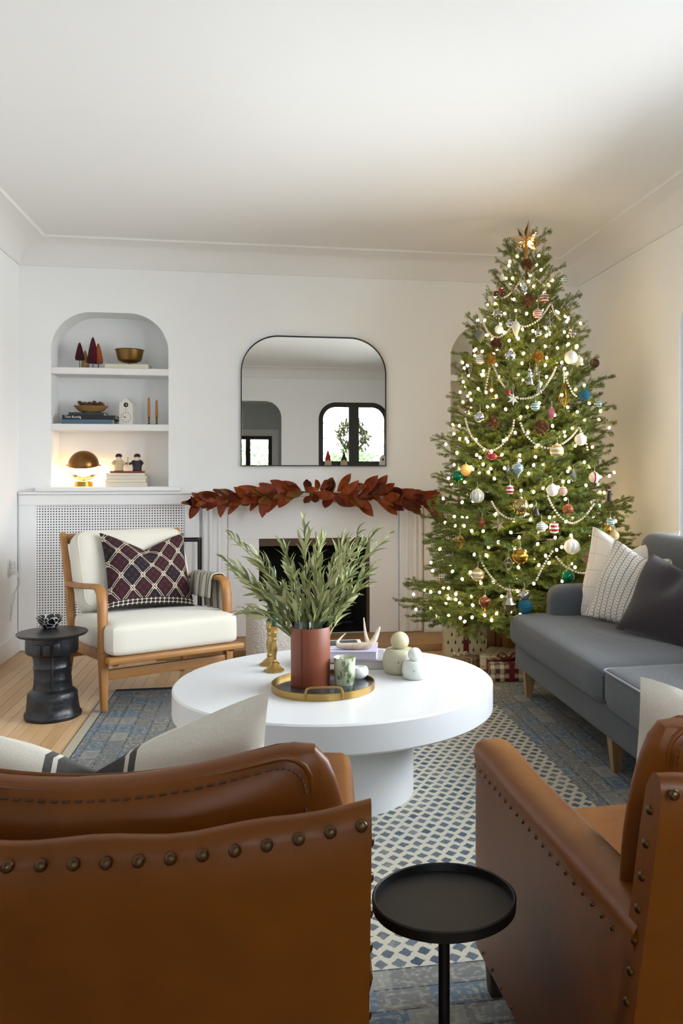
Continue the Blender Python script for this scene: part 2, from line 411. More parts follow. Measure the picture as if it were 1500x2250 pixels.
# windows ---------------------------------------------------------
def ring(po, pi_, place, d0, d1):
    n = len(po); v = []
    for d in (d0, d1):
        v += [place(p[0], p[1], d) for p in po] + [place(p[0], p[1], d) for p in pi_]
    f = []
    for k in range(n):
        j = (k + 1) % n
        f += [(k, j, n + j, n + k), (2 * n + k, 3 * n + k, 3 * n + j, 2 * n + j), (k, 2 * n + k, 2 * n + j, j), (n + k, n + j, 3 * n + j, 3 * n + k)]
    return v, f
def pbox(place, s0, s1, z0, z1, d0, d1):
    v = [place(s, z, d) for d in (d0, d1) for s, z in ((s0, z0), (s1, z0), (s1, z1), (s0, z1))]
    return v, [(0, 1, 2, 3), (7, 6, 5, 4), (0, 4, 5, 1), (1, 5, 6, 2), (2, 6, 7, 3), (3, 7, 4, 0)]
def casement(name, place, s0, s1, z0, z1, r, fw, mull, d, cols, m, lead=True, rail=None):
    out = rr_outline(s0, s1, z0, z1, r, 12) if r else [(s0, z0), (s1, z0), (s1, z1), (s0, z1)]
    inn = rr_outline(s0 + fw, s1 - fw, z0 + fw, z1 - fw, max(r - fw, .02), 12) if r else [(s0 + fw, z0 + fw), (s1 - fw, z0 + fw), (s1 - fw, z1 - fw), (s0 + fw, z1 - fw)]
    w = one(name, ring(out, inn, place, d, d + .05), m, smooth=False); tag(w, kind='structure')
    step = (s1 - s0) / cols
    for c in range(1, cols):
        s = s0 + step * c; one('mullion', pbox(place, s - mull / 2, s + mull / 2, z0 + fw * .5, z1 - fw * .5, d - .004, d + .054), m, w, smooth=False)
    if rail: one('rail', pbox(place, s0 + fw * .5, s1 - fw * .5, rail - .02, rail + .02, d, d + .05), m, w, smooth=False)
    for c in range(cols):
        a = s0 + step * c + (mull / 2 if c else fw); b = s0 + step * (c + 1) - (mull / 2 if c < cols - 1 else fw)
        one('pane', ([place(a, z0 + fw, d + .03), place(b, z0 + fw, d + .03), place(b, z1 - fw, d + .03), place(a, z1 - fw, d + .03)], [(0, 1, 2, 3)]), M_glass, w, smooth=False)
        if lead:
            mb = MB(); zz0, zz1 = z0 + fw, z1 - fw; k = 1.55
            for sg in (1, -1):
                c0 = -3.0
                while c0 < 3:
                    # line z = zz0 + k*sg*(s-a) + c0, clipped to the pane
                    pts = []
                    for q in range(41):
                        s = a + (b - a) * q / 40; z = zz0 + k * sg * (s - a) + c0
                        if zz0 <= z <= zz1: pts.append((s, z))
                    if len(pts) > 2: mb.add(tube([place(pts[0][0], pts[0][1], d + .027), place(pts[-1][0], pts[-1][1], d + .027)], .0035, 5))
                    c0 += .24
            mb.build('lead_came', mat('lead', '#3a3b3c', .5, .6), w)
    return w
casement('window_1', prr, WIN_Y0, WIN_Y1, WIN_Z0, WIN_Z1, .26, .06, .07, .10, 3, M_dark, lead=False)
one_sill = tag(one('trim_2', box(XR - .05, XR + .1, WIN_Y0 - .05, WIN_Y1 + .05, WIN_Z0 - .03, WIN_Z0, .006, 2), M_trim), kind='structure')
casement('window_2', pq, RW[0], RW[1], RW[2], RW[3], .27, .075, .16, .04, 2, M_dark)
tag(one('trim_3', box(RW[0] - .04, RW[1] + .04, YR - .03, YR + .13, RW[2] - .04, RW[2], .006, 2), M_trim), kind='structure')
casement('window_3', pf, FW[0], FW[1], FW[2], FW[3], 0, .07, .09, .02, 3, M_dark)
tag(one('trim_4', ring([(FW[0] - .12, FW[2] - .12), (FW[1] + .12, FW[2] - .12), (FW[1] + .12, FW[3] + .12), (FW[0] - .12, FW[3] + .12)],
    [(FW[0], FW[2]), (FW[1], FW[2]), (FW[1], FW[3]), (FW[0], FW[3])], pf, -.03, .02), M_trim, smooth=False), kind='structure')

# radiator cabinets ------------------------------------------------
M_intshade = mat('interior_shade_black', '#0b0b0c', .9)  # near-black colour painting in the shade inside the cabinets
def perforated(x0, x1, z0, z1, y, pitch, hr_):
    nx = round((x1 - x0) / pitch); nz = round((z1 - z0) / pitch); px = (x1 - x0) / nx; pz = (z1 - z0) / nz
    v = []; f = []; W_ = nx + 1
    for j in range(nz + 1):
        for i in range(nx + 1): v.append((x0 + i * px, y, z0 + j * pz))
    for j in range(nz):
        for i in range(nx):
            c = [j * W_ + i, j * W_ + i + 1, (j + 1) * W_ + i + 1, (j + 1) * W_ + i]; b = len(v)
            for k in range(8):
                a = 2 * PI * (k - 2.5) / 8 - 0
                v.append((x0 + (i + .5) * px + hr_ * math.cos(a), y, z0 + (j + .5) * pz + hr_ * math.sin(a)))
            for q in range(4):
                f.append((c[q], c[(q + 1) % 4], b + (2 * q + 2) % 8, b + 2 * q + 1, b + 2 * q)[:5])
    return v, f
def rad_cabinet(label, x0, x1, p0, p1, sill0, sill1):
    yf = YB - .035
    t = thing('radiator_cabinet', label, 'cabinet', ((x0 + x1) / 2, YB, 0)); ox = (x0 + x1) / 2
    D = T(-ox, -YB, 0)
    def part(n, vf, m=M_trim, **k): return one(n, vf, m, t, D, **k)
    part('top_rail', box(x0, x1, yf, YB - .001, 1.012, 1.085, .003, 1)); part('bottom_rail', box(x0, x1, yf, YB - .001, .002, .085, .003, 1))
    part('stile', box(x0, p0, yf, YB - .001, .085, 1.012, .003, 1)); part('stile', box(p1, x1, yf, YB - .001, .085, 1.012, .003, 1))
    part('moulding', box(x0, x1, yf - .018, YB - .001, 1.085, 1.106, .007, 3))
    if sill0 is not None: part('sill', box(sill0, sill1, yf - .03, YB + .0, 1.106, 1.139, .006, 2))
    if sill0 is not None: part('bead', box(sill0, sill1, yf - .032, yf - .026, 1.11, 1.118, .002, 1))
    pp = part('perforated_panel', perforated(p0, p1, .085, 1.012, YB - .012, .0183, .0047), smooth=False); pp['kind'] = 'stuff'
    part('interior_shade_sheet', box(p0, p1, YB - .004, YB - .001, .085, 1.012), M_intshade, smooth=False)  # black sheet stands in for the unlit interior seen through the holes
    part('inner_bead', ring([(p0, .085), (p1, .085), (p1, 1.012), (p0, 1.012)], [(p0 + .008, .093), (p1 - .008, .093), (p1 - .008, 1.004), (p0 + .008, 1.004)], lambda s, z, d: (s, YB - .022 + d, z), 0, .012), smooth=False)
    return t
rad_cabinet('white radiator cabinet with perforated screen behind the cream armchair', XL + .004, -.475, -1.587, -.573, -1.577, -.603)
rad_cabinet('white radiator cabinet with perforated screen behind the Christmas tree', 1.16, XR - .004, 1.245, 2.28, 1.27, 2.25)

# fireplace ---------------------------------------------------------
M_bronze = mat('bronze_lintel', '#5d4632', .45, .2, var=.4, vscale=20)
fp = thing('fireplace', 'white fireplace with fluted pilasters and black firebox under the leaf garland', 'fireplace', (.35, YB, 0))
D = T(-.35, -YB, 0)
def fpart(n, vf, m=M_trim, **k): return one(n, vf, m, fp, D, **k)
fpart('mantel_shelf', box(-.47, 1.155, YB - .13, YB - .001, 1.07, 1.106, .006, 2))
fpart('bed_moulding', box(-.465, 1.15, YB - .09, YB - .001, 1.035, 1.07, .012, 3))
fpart('frieze', box(-.275, .97, YB - .02, YB - .001, .757, 1.035, .002, 1))
fpart('facing', box(-.275, -.055, YB - .02, YB - .001, .052, .757, .001, 1)); fpart('facing', box(.754, .97, YB - .02, YB - .001, .052, .757, .001, 1))
for s in (-1, 1):
    c = .3475 + s * .713
    pil = fpart('pilaster', box(c - .087, c + .087, YB - .045, YB - .001, .052, 1.035, .004, 1))
    for k in (-.066, -.028, .034): one('reed', box(c + s * k * -1 - .012, c + s * k * -1 + .012, YB - .06, YB - .043, .06, 1.03, .006, 2), M_trim, pil, D)
fpart('lintel', box(FB[0], FB[1], YB + .0, YB + .05, .70, .757, .003, 1), M_bronze); fpart('jamb', box(FB[1] - .022, FB[1], YB, YB + .05, .052, .70, .002, 1), M_bronze)
v = [(FB[0], YB + .04, .05), (FB[1], YB + .04, .05), (FB[1], YB + .04, .757), (FB[0], YB + .04, .757), (FB[0] + .1, YB + .45, .05), (FB[1] - .1, YB + .45, .05), (FB[1] - .1, YB + .45, .72), (FB[0] + .1, YB + .45, .72)]
fpart('firebox', (v, [(0, 1, 5, 4), (1, 2, 6, 5), (2, 3, 7, 6), (3, 0, 4, 7), (4, 5, 6, 7)]), mat('soot', '#0d0c0b', .9, bump=.5, bscale=30), smooth=False)
mbg = MB()
for k in range(6): mbg.add(tube([(.1 + k * .1, YB + .08, .11), (.1 + k * .1, YB + .33, .11)], .008, 6))
mbg.add(tube([(.06, YB + .1, .11), (.64, YB + .1, .11)], .008, 6)).add(tube([(.06, YB + .3, .11), (.64, YB + .3, .11)], .008, 6))
for x in (.08, .62):
    for y in (.1, .3): mbg.add(tube([(x, YB + y, .052), (x, YB + y, .11)], .008, 6))
one('grate', (mbg.v, mbg.f), M_black, fp, D)
M_hearth = mat('hearth_stone', '#b58f63', .5, var=.25, vscale=5, bump=.1, bscale=60)
fpart('hearth', box(-.72, 1.30, 5.93, YB - .062, .001, .05, .006, 2), M_hearth); fpart('hearth_apron', box(-.46, 1.15, YB - .061, YB - .001, .001, .05), M_hearth, smooth=False)
# ================================================================= rug
def rug_material():
    m, b = new_mat('rug_wool')
    g = X.nt.nodes.new('ShaderNodeNewGeometry'); x, y, z = sep(g.outputs['Position'])
    pos = g.outputs['Position']
    wob = (noise(60, 2, pos) - .5) * .012; wob2 = (noise(75, 2, coord('Object', (1, 1, 1), (0, 0, 1))) - .5) * .012
    xx = x + wob; yy = y + wob2
    # field of staggered lozenges
    py = .0455; px = .047
    q = yy / py; row = q.fl(); p = xx / px + row.mod2() * .5; col = p.fl()
    dx = (p.fr() - .5).ab(); dy = (q.fr() - .5).ab()
    loz = (dx * 1.15 + dy * 1.0).lt(.47)
    h = white(row, col); band = noise(2.2, 2, pos); wv = noise(420, 2, pos, .7); fade = noise(9, 3, pos)
    blue = cmix(h, hexc('#3f4f5f'), hexc('#667079')); blue = cmix((band - .42) * 5.0, blue, hexc('#6d6b69'))
    lozc = cmix((wv - .5) * 2.2, blue, hexc('#9aa3a8')); lozc = cmix((fade - .58) * 3.0, lozc, hexc('#b3ab9c'))
    cream = cmix(wv, hexc('#d9d2bf'), hexc('#a8a598'))
    field = cmix(loz, cream, lozc)
    # border of woven bands and blocks
    def border(a, c):
        ba = a / .082; bi = ba.fl(); bf = ba.fr(); cb_ = c / .13 + white(bi, bi) * 3.0; ci = cb_.fl(); cf = cb_.fr()
        hh = white(bi, ci)
        base = cmix(hh.gt(.6), hexc('#7a7872'), hexc('#557088')); base = cmix((hh.gt(.86)), base, hexc('#99978f')); base = cmix((noise(5, 3, pos) - .4) * 2.0, base, hexc('#727880'))
        base = cmix(.3, base, hexc('#7d8288')); line = bf.lt(.06) * noise(25, 2, pos).gt(.42); base = cmix(line * .8, base, hexc('#33373d'))
        in_ = ((bf - .5).ab().lt(.33)) * ((cf - .5).ab().lt(.36)) - ((bf - .5).ab().lt(.24)) * ((cf - .5).ab().lt(.27))
        base = cmix(in_ * hh.gt(.4) * (noise(60, 3, pos) - .35) * 2.0, base, hexc('#b9b29f'))
        sq = ((noise(70, 3, pos) - .52) * 7.0).mn(1.0).mx(0.0)
        base = cmix(sq * .7, base, hexc('#a9a598'))
        return cmix((wv - .5) * 1.4, base, hexc('#8c8c88'))
    RX0, RX1, RY0, RY1, BW = -.885, 1.86, 1.15, 5.15, .66
    dxl = (x - RX0).mn(RX1 - x); dyl = (y - RY0 - .33).mn(RY1 - y)
    side = border(x - RX0, y); end = border(y - RY0, x)
    bcol = cmix(dxl.lt(dyl), end, side)
    inb = dxl.mn(dyl).lt(BW)
    allc = cmix(inb, field, bcol)
    edge = dxl.mn((y - RY0).mn(RY1 - y)); allc = cmix(edge.lt(.05), allc, hexc('#3a3b42')); allc = cmix((x - RX0).lt(.045), allc, hexc('#b9b3a0'))
    X.nt.links.new(allc, b.inputs['Base Color']); b.inputs['Roughness'].default_value = .95; b.inputs['Specular IOR Level'].default_value = .1
    bump_to(b, wv + loz * .5, .6, .003)
    return m
rug = one('rug', box(-.885, 1.86, 1.15, 5.15, .001, .011, .004, 2), rug_material())
tag(rug, 'large faded blue and cream patterned wool rug under the coffee table', 'rug')
RG = .011
# ================================================================= coffee table
M_plaster = mat('white_plaster', '#d0d1d2', .32, var=.04, vscale=3, coat=.15)
TBX, TBY, TBH, TBR = .262, 3.383, .44, .612
ct = thing('coffee_table', 'large round white plaster pedestal coffee table on the rug', 'table', (TBX, TBY, RG))
one('table_top', lathe([(0, .325), (TBR - .008, .325), (TBR, .333), (TBR, .423), (TBR - .006, .429), (0, .429)], 96), M_plaster, ct, angle=35)
one('pedestal', lathe([(0, 0), (.305, 0), (.305, .325), (0, .325)], 64), M_plaster, ct, angle=35)

# ================================================================= grey sofa
M_sofa = weave('sofa_fabric', '#505357', .95, 2600, var=.34, bump=.5)
M_sofal = wood('sofa_leg_wood', '#a98a63', '#8a6a45', 2, 6)
SX0, SX1, SY0, SY1 = 1.37, 2.33, 2.02, 4.74
so = thing('sofa', 'long grey fabric sofa with tapered wooden legs beside the window', 'sofa', (SX0, SY0, RG)); D = T(-SX0, -SY0, -RG)
def sp(n, vf, m=M_sofa, M=None, **k): return one(n, vf, m, so, D @ (M or Matrix()), **k)
sp('base', box(SX0, SX1, SY0 + .03, SY1 - .03, .155, .29, .02, 3))
seam = 3.36
c1 = sp('seat_cushion', cush((SX1 - .2 - SX0 + .03) / 2, (SY1 + .01 - seam) / 2, .085, .055, .014, .012), M=T((SX0 - .03 + SX1 - .2) / 2, (SY1 + .01 + seam) / 2, .365))
c2 = sp('seat_cushion', cush((SX1 - .2 - SX0 + .03) / 2, (seam - SY0 - .01) / 2, .09, .055, .022, .012), M=T((SX0 - .03 + SX1 - .2) / 2, (seam + SY0 + .01) / 2, .37))
def rect_loop(x0, x1, y0, y1, z, r=.05, n=5):
    p = []
    for cx_, cy_, a0 in ((x1 - r, y1 - r, 0), (x0 + r, y1 - r, 90), (x0 + r, y0 + r, 180), (x1 - r, y0 + r, 270)):
        for k in range(n + 1): a = R(a0 + 90 * k / n); p.append((cx_ + r * math.cos(a), cy_ + r * math.sin(a), z))
    return p
M_pipe = weave('sofa_piping', '#878b92', .9, 2600)
one('piping', tube(rect_loop(SX0 - .03, SX1 - .2, SY0 + .02, seam - .01, .445, .04), .004, 6, True), M_pipe, c2, D)
sp('arm', cush((SX1 - 1.55) / 2, .095, .235, .07, .004, .006), M=T((SX1 + 1.55) / 2, SY1 - .105, .38))
sp('arm', cush((SX1 - 1.55) / 2, .095, .235, .07, .004, .006), M=T((SX1 + 1.55) / 2, SY0 + .105, .38))
sp('back_frame', cush(.08, (SY1 - SY0) / 2, .29, .05, .003, .003), M=T(SX1 - .09, (SY0 + SY1) / 2, .45))
for y0, y1 in ((SY1 - .21, 3.43), (3.41, SY0 + .21)):
    sp('back_cushion', cush(.10, (y0 - y1) / 2, .235, .085, .01, .02, wob=.004, seed=int(y0 * 10)), M=T(SX1 - .235, (y0 + y1) / 2, .675) @ RY(R(9)))
for x, y in ((SX0 + .05, SY1 - .14), (SX0 + .05, 3.39), (SX0 + .05, SY0 + .14), (SX1 - .06, SY1 - .1), (SX1 - .06, 3.39), (SX1 - .06, SY0 + .1)):
    v = [(sx * a, sy * a, z) for a, z in ((.016, 0), (.03, .146)) for sx, sy in ((-1, -1), (1, -1), (1, 1), (-1, 1))]
    one('leg', (v, [(3, 2, 1, 0), (4, 5, 6, 7)] + [(k, (k + 1) % 4, 4 + (k + 1) % 4, 4 + k) for k in range(4)]), M_sofal, so, D @ T(x, y, RG), smooth=False)
# sofa pillows
def stripes_mat():
    m, b = new_mat('striped_block_print'); u, v_, _ = sep(coord('UV'))
    w = noise(7, 2, coord('UV')) * .02
    st = ((u + w) * 11.0).fr(); line = (st - .5).ab().lt(.045)
    p = (u * 11.0).fr(); rings = (((p - .02).ab() * 9.0).sn() * (v_ * 150.0).sn()).gt(.25) * (st - .5).ab().gt(.12)
    base = cmix(rings * .55, hexc('#cfc8bf'), hexc('#6f675f')); base = cmix(line, base, hexc('#17161a'))
    X.nt.links.new(base, b.inputs['Base Color']); b.inputs['Roughness'].default_value = .95
    bump_to(b, noise(500, 2, coord('Object')), .25, .001); return m
def plaid_mat(name, base, l1, l2, n, wd=.04, uvk='UV', l3=None):
    m, b = new_mat(name); u, v_, w_ = sep(coord(uvk))
    a = ((u * n).fr() - .5).ab(); c = ((v_ * n).fr() - .5).ab()
    col = cmix((a.lt(wd * 1.0)) * .8, hexc(base), hexc(l1)); col = cmix((c.lt(wd * 1.0)) * .8, col, hexc(l2))
    if l3:
        a2 = ((u * n + .27).fr() - .5).ab(); c2_ = ((v_ * n + .27).fr() - .5).ab(); col = cmix(a2.lt(wd * 2.5) * .55, col, hexc(l3)); col = cmix(c2_.lt(wd * 2.5) * .55, col, hexc(l3))
    X.nt.links.new(col, b.inputs['Base Color']); b.inputs['Roughness'].default_value = .85
    bump_to(b, noise(450, 2, coord('Object')), .2, .001); return m
M_stripe = stripes_mat()
def lean(p, face_deg, tilt_deg, roll_deg=0):
    """p = bottom centre; pillow front (-y) turned to face_deg about z, tilted back"""
    return T(*p) @ RZ(R(face_deg)) @ RX(R(-tilt_deg)) @ RY(R(roll_deg))
ST = .455
def sofa_pillow(name, w, h, t, m, x, y, face, tilt, label, chop, seed, roll=0, dz=0, **k):
    M = lean((x, y, ST + dz), face, tilt, roll) @ T(0, 0, h / 2 * .97)
    return pillow(name, w, h, t, m, M, label, chop, seed, **k)
sofa_pillow('pillow', .51, .53, .15, plaid_mat('windowpane_linen', '#cfc9c0', '#a8a097', '#8d8379', 5, .012), 1.84, 4.38, -49, 25, 'large cream windowpane pillow leaning in the sofa corner by the tree', .115, 3, piping=mat('cream_piping', '#e9e4da', .9))
sofa_pillow('pillow', .46, .44, .14, M_stripe, 1.775, 4.20, -58, 22, 'cream pillow with thin black stripes in front of the windowpane pillow', .05, 5, roll=10)
sofa_pillow('pillow', .50, .42, .14, M_stripe, 1.96, 3.66, -75, 26, 'cream pillow with thin black stripes half hidden behind the dark purple pillow', .05, 6)
sofa_pillow('pillow', .48, .42, .16, weave('plum_velvet', '#2b2225', .9, 2600, var=.3, sheen=.3), 1.78, 3.80, -62, 28, 'dark plum pillow lying in the middle of the grey sofa', .04, 8, roll=8)

# ================================================================= cream armchair
M_linen = weave('cream_linen', '#cfc9bc', .95, 2600, var=.08, bump=.3)
M_lpipe = weave('cream_linen_piping', '#cfc6b6', .95, 2600)
AC = R(27)
ac = thing('armchair', 'cream linen armchair with an open oak frame beside the fireplace', 'armchair', (-.827, 4.683, RG), AC)
AW = .69
def ap(n, vf, m=M_oak, M=None, **k): return one(n, vf, m, ac, M, **k)
def bar(p0, p1, w, t, up=(0, 0, 1), w2=None, t2=None, bev=.006):
    """rectangular bar from p0 to p1, optionally tapering"""
    p0, p1 = Vector(p0), Vector(p1); d = (p1 - p0).normalized(); s = d.cross(Vector(up))
    if s.length < 1e-4: s = d.cross(Vector((0, 1, 0)))
    s.normalize(); u = s.cross(d); w2 = w if w2 is None else w2; t2 = t if t2 is None else t2
    v = [p + s * a * ww / 2 + u * c * tt / 2 for p, ww, tt in ((p0, w, t), (p1, w2, t2)) for a, c in ((-1, -1), (1, -1), (1, 1), (-1, 1))]
    bm = bmesh.new(); bv = [bm.verts.new(q) for q in v]
    for f in [(3, 2, 1, 0), (4, 5, 6, 7)] + [(k, (k + 1) % 4, 4 + (k + 1) % 4, 4 + k) for k in range(4)]: bm.faces.new([bv[i] for i in f])
    if bev: bmesh.ops.bevel(bm, geom=list(bm.edges), offset=bev, segments=2, affect='EDGES', profile=.5)
    return bm_out(bm)
# local frame: x to the right along the front, y towards the back
for x in (0, AW):
    # front leg rising into the arm post and curving over into the arm
    ap('leg', bar((x, -.005, 0), (x, .01, .30), .030, .034, (0, 1, 0), .046, .060))
    pts = [(x, .012, .29), (x, .016, .45), (x, .024, .545), (x, .040, .600), (x, .075, .624), (x, .14, .628), (x, .32, .612), (x, .50, .597), (x, .63, .595)]
    mb = MB(); nn = len(pts); vv = []; ff = []
    for i, p in enumerate(pts):
        a = Vector(pts[max(0, i - 1)]); b = Vector(pts[min(nn - 1, i + 1)]); d = (b - a).normalized(); s = Vector((1, 0, 0)); u = s.cross(d)
        hw_ = .024 if i < 5 else .027; ht = .022 if i < 3 else .014
        for c_, e_ in ((-1, -.55), (-.55, -1), (.55, -1), (1, -.55), (1, .55), (.55, 1), (-.55, 1), (-1, .55)): vv.append(Vector(p) + s * c_ * hw_ + u * e_ * ht)
    for i in range(nn - 1):
        for k in range(8): ff.append((i * 8 + k, i * 8 + (k + 1) % 8, (i + 1) * 8 + (k + 1) % 8, (i + 1) * 8 + k))
    ff += [tuple(range(7, -1, -1)), tuple(range((nn - 1) * 8, nn * 8))]
    ap('arm', (vv, ff), angle=50)
    # rear post leaning back
    mb = MB(); mb.add(bar((x, .58, .30), (x, .635, .58), .040, .055, (0, 1, 0))); mb.add(bar((x, .632, .565), (x, .78, .875), .036, .058, (0, 1, 0), .030, .042))
    ap('back_post', (mb.v, mb.f)); ap('leg', bar((x, .585, .31), (x, .69, -RG + .0005), .040, .055, (0, 1, 0), .028, .030))
    ap('side_rail', bar((x, -.0, .285), (x, .60, .255), .030, .055), M_oakx)
ap('front_rail', bar((-.02, -.115, .278), (AW + .03, -.115, .278), .07, .032, bev=.010), M_oakx)
ap('rail_bracket', bar((.03, -.11, .265), (.03, .1, .265), .03, .04)); ap('rail_bracket', bar((AW - .03, -.11, .265), (AW - .03, .1, .265), .03, .04))
ap('stretcher', bar((0, .002, .185), (AW, .002, .185), .026, .052), M_oakx); ap('stretcher', bar((0, .62, .20), (AW, .62, .20), .026, .05), M_oakx)
ap('back_rail', bar((0, .775, .84), (AW, .775, .84), .025, .06), M_oakx); ap('back_rail', bar((0, .675, .62), (AW, .675, .62), .025, .05), M_oakx)
for k in range(4): ap('seat_slat', bar((0, .08 + k * .15, .268), (AW, .08 + k * .15, .268), .05, .015), M_oakx)
sc_ = one('seat_cushion', cush(.345, .345, .080, .032, .014, .010), M_linen, ac, T(AW / 2 + .005, .225, .362) @ RX(R(-2)))
one('piping', tube(rect_loop(-.335, .335, -.335, .335, .06, .04), .004, 6, True), M_lpipe, sc_, T(AW / 2 + .005, .225, .362) @ RX(R(-2)))
MBK = T(AW / 2, .60, .655) @ RX(R(-24))
bc = one('back_cushion', cush(.315, .075, .235, .05, .008, .022), M_linen, ac, MBK)
lp = [(p[0], -.066, p[1]) for p in [(q[0], q[1]) for q in rect_loop(-.305, .305, -.222, .222, 0, .05)]]
one('piping', tube(lp, .004, 6, True), M_lpipe, bc, MBK)
MAC = Matrix.Translation((-.827, 4.683, RG)) @ RZ(AC)
def kilim_mat():
    m, b = new_mat('kilim'); u, v_, _ = sep(coord('UV'))
    wob = (noise(14, 2, coord('UV')) - .5) * .02
    a = (u + wob) * 4.0 + v_ * 2.9 + .3; c = (u + wob) * 4.0 - v_ * 2.9 + 2.6
    da = ((a.fr() - .5).ab() - .5).ab(); dc = ((c.fr() - .5).ab() - .5).ab()
    def dbl(d): return (d - .05).ab().lt(.014)
    lines = dbl(da).mx(dbl(dc))
    near = da.lt(.16) * dc.lt(.16); hook = ((da + dc) - .17).ab().lt(.022)
    lines = lines.mx(hook)
    h = white(a.fl(), c.fl())
    base = cmix(h.gt(.42), hexc('#0f0c10'), hexc('#2a0c12')); base = cmix(h.gt(.86), base, hexc('#12101c'))
    motif = ((da - .33).ab().lt(.02) * ((dc - .33).ab().lt(.12))).mx((dc - .33).ab().lt(.02) * ((da - .33).ab().lt(.12)))
    base = cmix(motif * .5, base, hexc('#6d1a2a'))
    base = cmix(v_.lt(.09), cmix(lines, base, hexc('#cdbfa9')), hexc('#221a1e'))
    bsq = (v_.lt(.085)) * (v_.gt(.02)) * (((u * 60.0).sn() * (v_ * 90.0).sn()).ab().lt(.18)); base = cmix(bsq, base, hexc('#c9bda8'))
    X.nt.links.new(base, b.inputs['Base Color']); b.inputs['Roughness'].default_value = .95
    bump_to(b, noise(350, 2, coord('Object')) + lines * .6, .5, .002); return m
MKP = MAC @ T(AW / 2 + .03, .33, .462) @ RX(R(-30)) @ RY(R(3)) @ T(0, 0, .232)
pillow('pillow', .50, .48, .15, kilim_mat(), MKP, 'black and burgundy kilim pillow with cream diamonds on the cream armchair', .10, 11)
# striped throw over the right arm
def throw_mat():
    m, b = new_mat('striped_throw'); u, v_, _ = sep(coord('UV')); s = (u * 6.5).fr()
    c = cmix((s - .5).ab().lt(.17), hexc('#b9b2a4'), hexc('#5d5a53')); c = cmix((s - .5).ab().lt(.05), c, hexc('#8f8676'))
    X.nt.links.new(c, b.inputs['Base Color']); b.inputs['Roughness'].default_value = .95; bump_to(b, noise(400, 2, coord('Object')), .4, .001); return m
nU, nV = 30, 24; v = []; uvs = []
for i in range(nU + 1):
    for j in range(nV + 1):
        s = i / nU; y = .14 + .30 * s; t = j / nV
        # drape profile: up the inner side, over the arm, down the outer side
        L = -.16 + .40 * t; fold = .010 * math.sin(s * 22) * min(1, abs(L - .03) * 9)
        topz = .632 - .07 * (y - .1) * .5 + .012
        if L < -.030: x, z = -.034 - fold * .6 - .015 * (-(L + .03)) / .13, topz + L + .030
        elif L < .03: x, z = L * 1.15, topz + .006 * math.cos(L / .03 * 1.57)
        else: x, z = .036 + fold + .01 * (L - .03) / .2, topz - (L - .03)
        v.append((x, y + .004 * math.sin(t * 9), z)); uvs.append((s, t))
f = [(i * (nV + 1) + j, (i + 1) * (nV + 1) + j, (i + 1) * (nV + 1) + j + 1, i * (nV + 1) + j + 1) for i in range(nU) for j in range(nV)]
mb = MB(); mb.add((v, f)); th = mb.build('throw_blanket', throw_mat(), None, uv=uvs, angle=80); sm = th.modifiers.new('s', 'SOLIDIFY'); sm.thickness = .006; sm.offset = 1
th.matrix_world = MAC @ T(AW, 0, 0); tag(th, 'grey and cream striped throw draped over the armchair arm', 'blanket')

# ================================================================= leather chairs
def leather_mat():
    m, b = new_mat('tan_leather'); v = coord('Object')
    n1 = noise(3, 4, v); n2 = noise(240, 3, v, .6); n3 = noise(14, 3, v)
    X.nt.links.new(cmix((n1 * .7 + n3 * .5 - .15), hexc('#7c4307'), hexc('#522902')), b.inputs['Base Color'])
    b.inputs['Roughness'].default_value = .40; b.inputs['Specular IOR Level'].default_value = .32
    bump_to(b, n2 * .4 + n3 * 1.2, .22, .003); return m
M_lea = leather_mat(); M_leap = mat('leather_seam', '#4a2a12', .6); M_nail = mat('nailhead_bronze', '#5b4632', .35, 1)
M_legw = mat('dark_stained_leg', '#2b2119', .5)
nail_me = None
def dens(lp, st=.03):
    out = []
    for a_, b_ in zip(lp, lp[1:] + lp[:1]):
        n_ = max(1, int((Vector(b_) - Vector(a_)).length / st))
        for q in range(n_): out.append(Vector(a_).lerp(Vector(b_), q / n_))
    return out
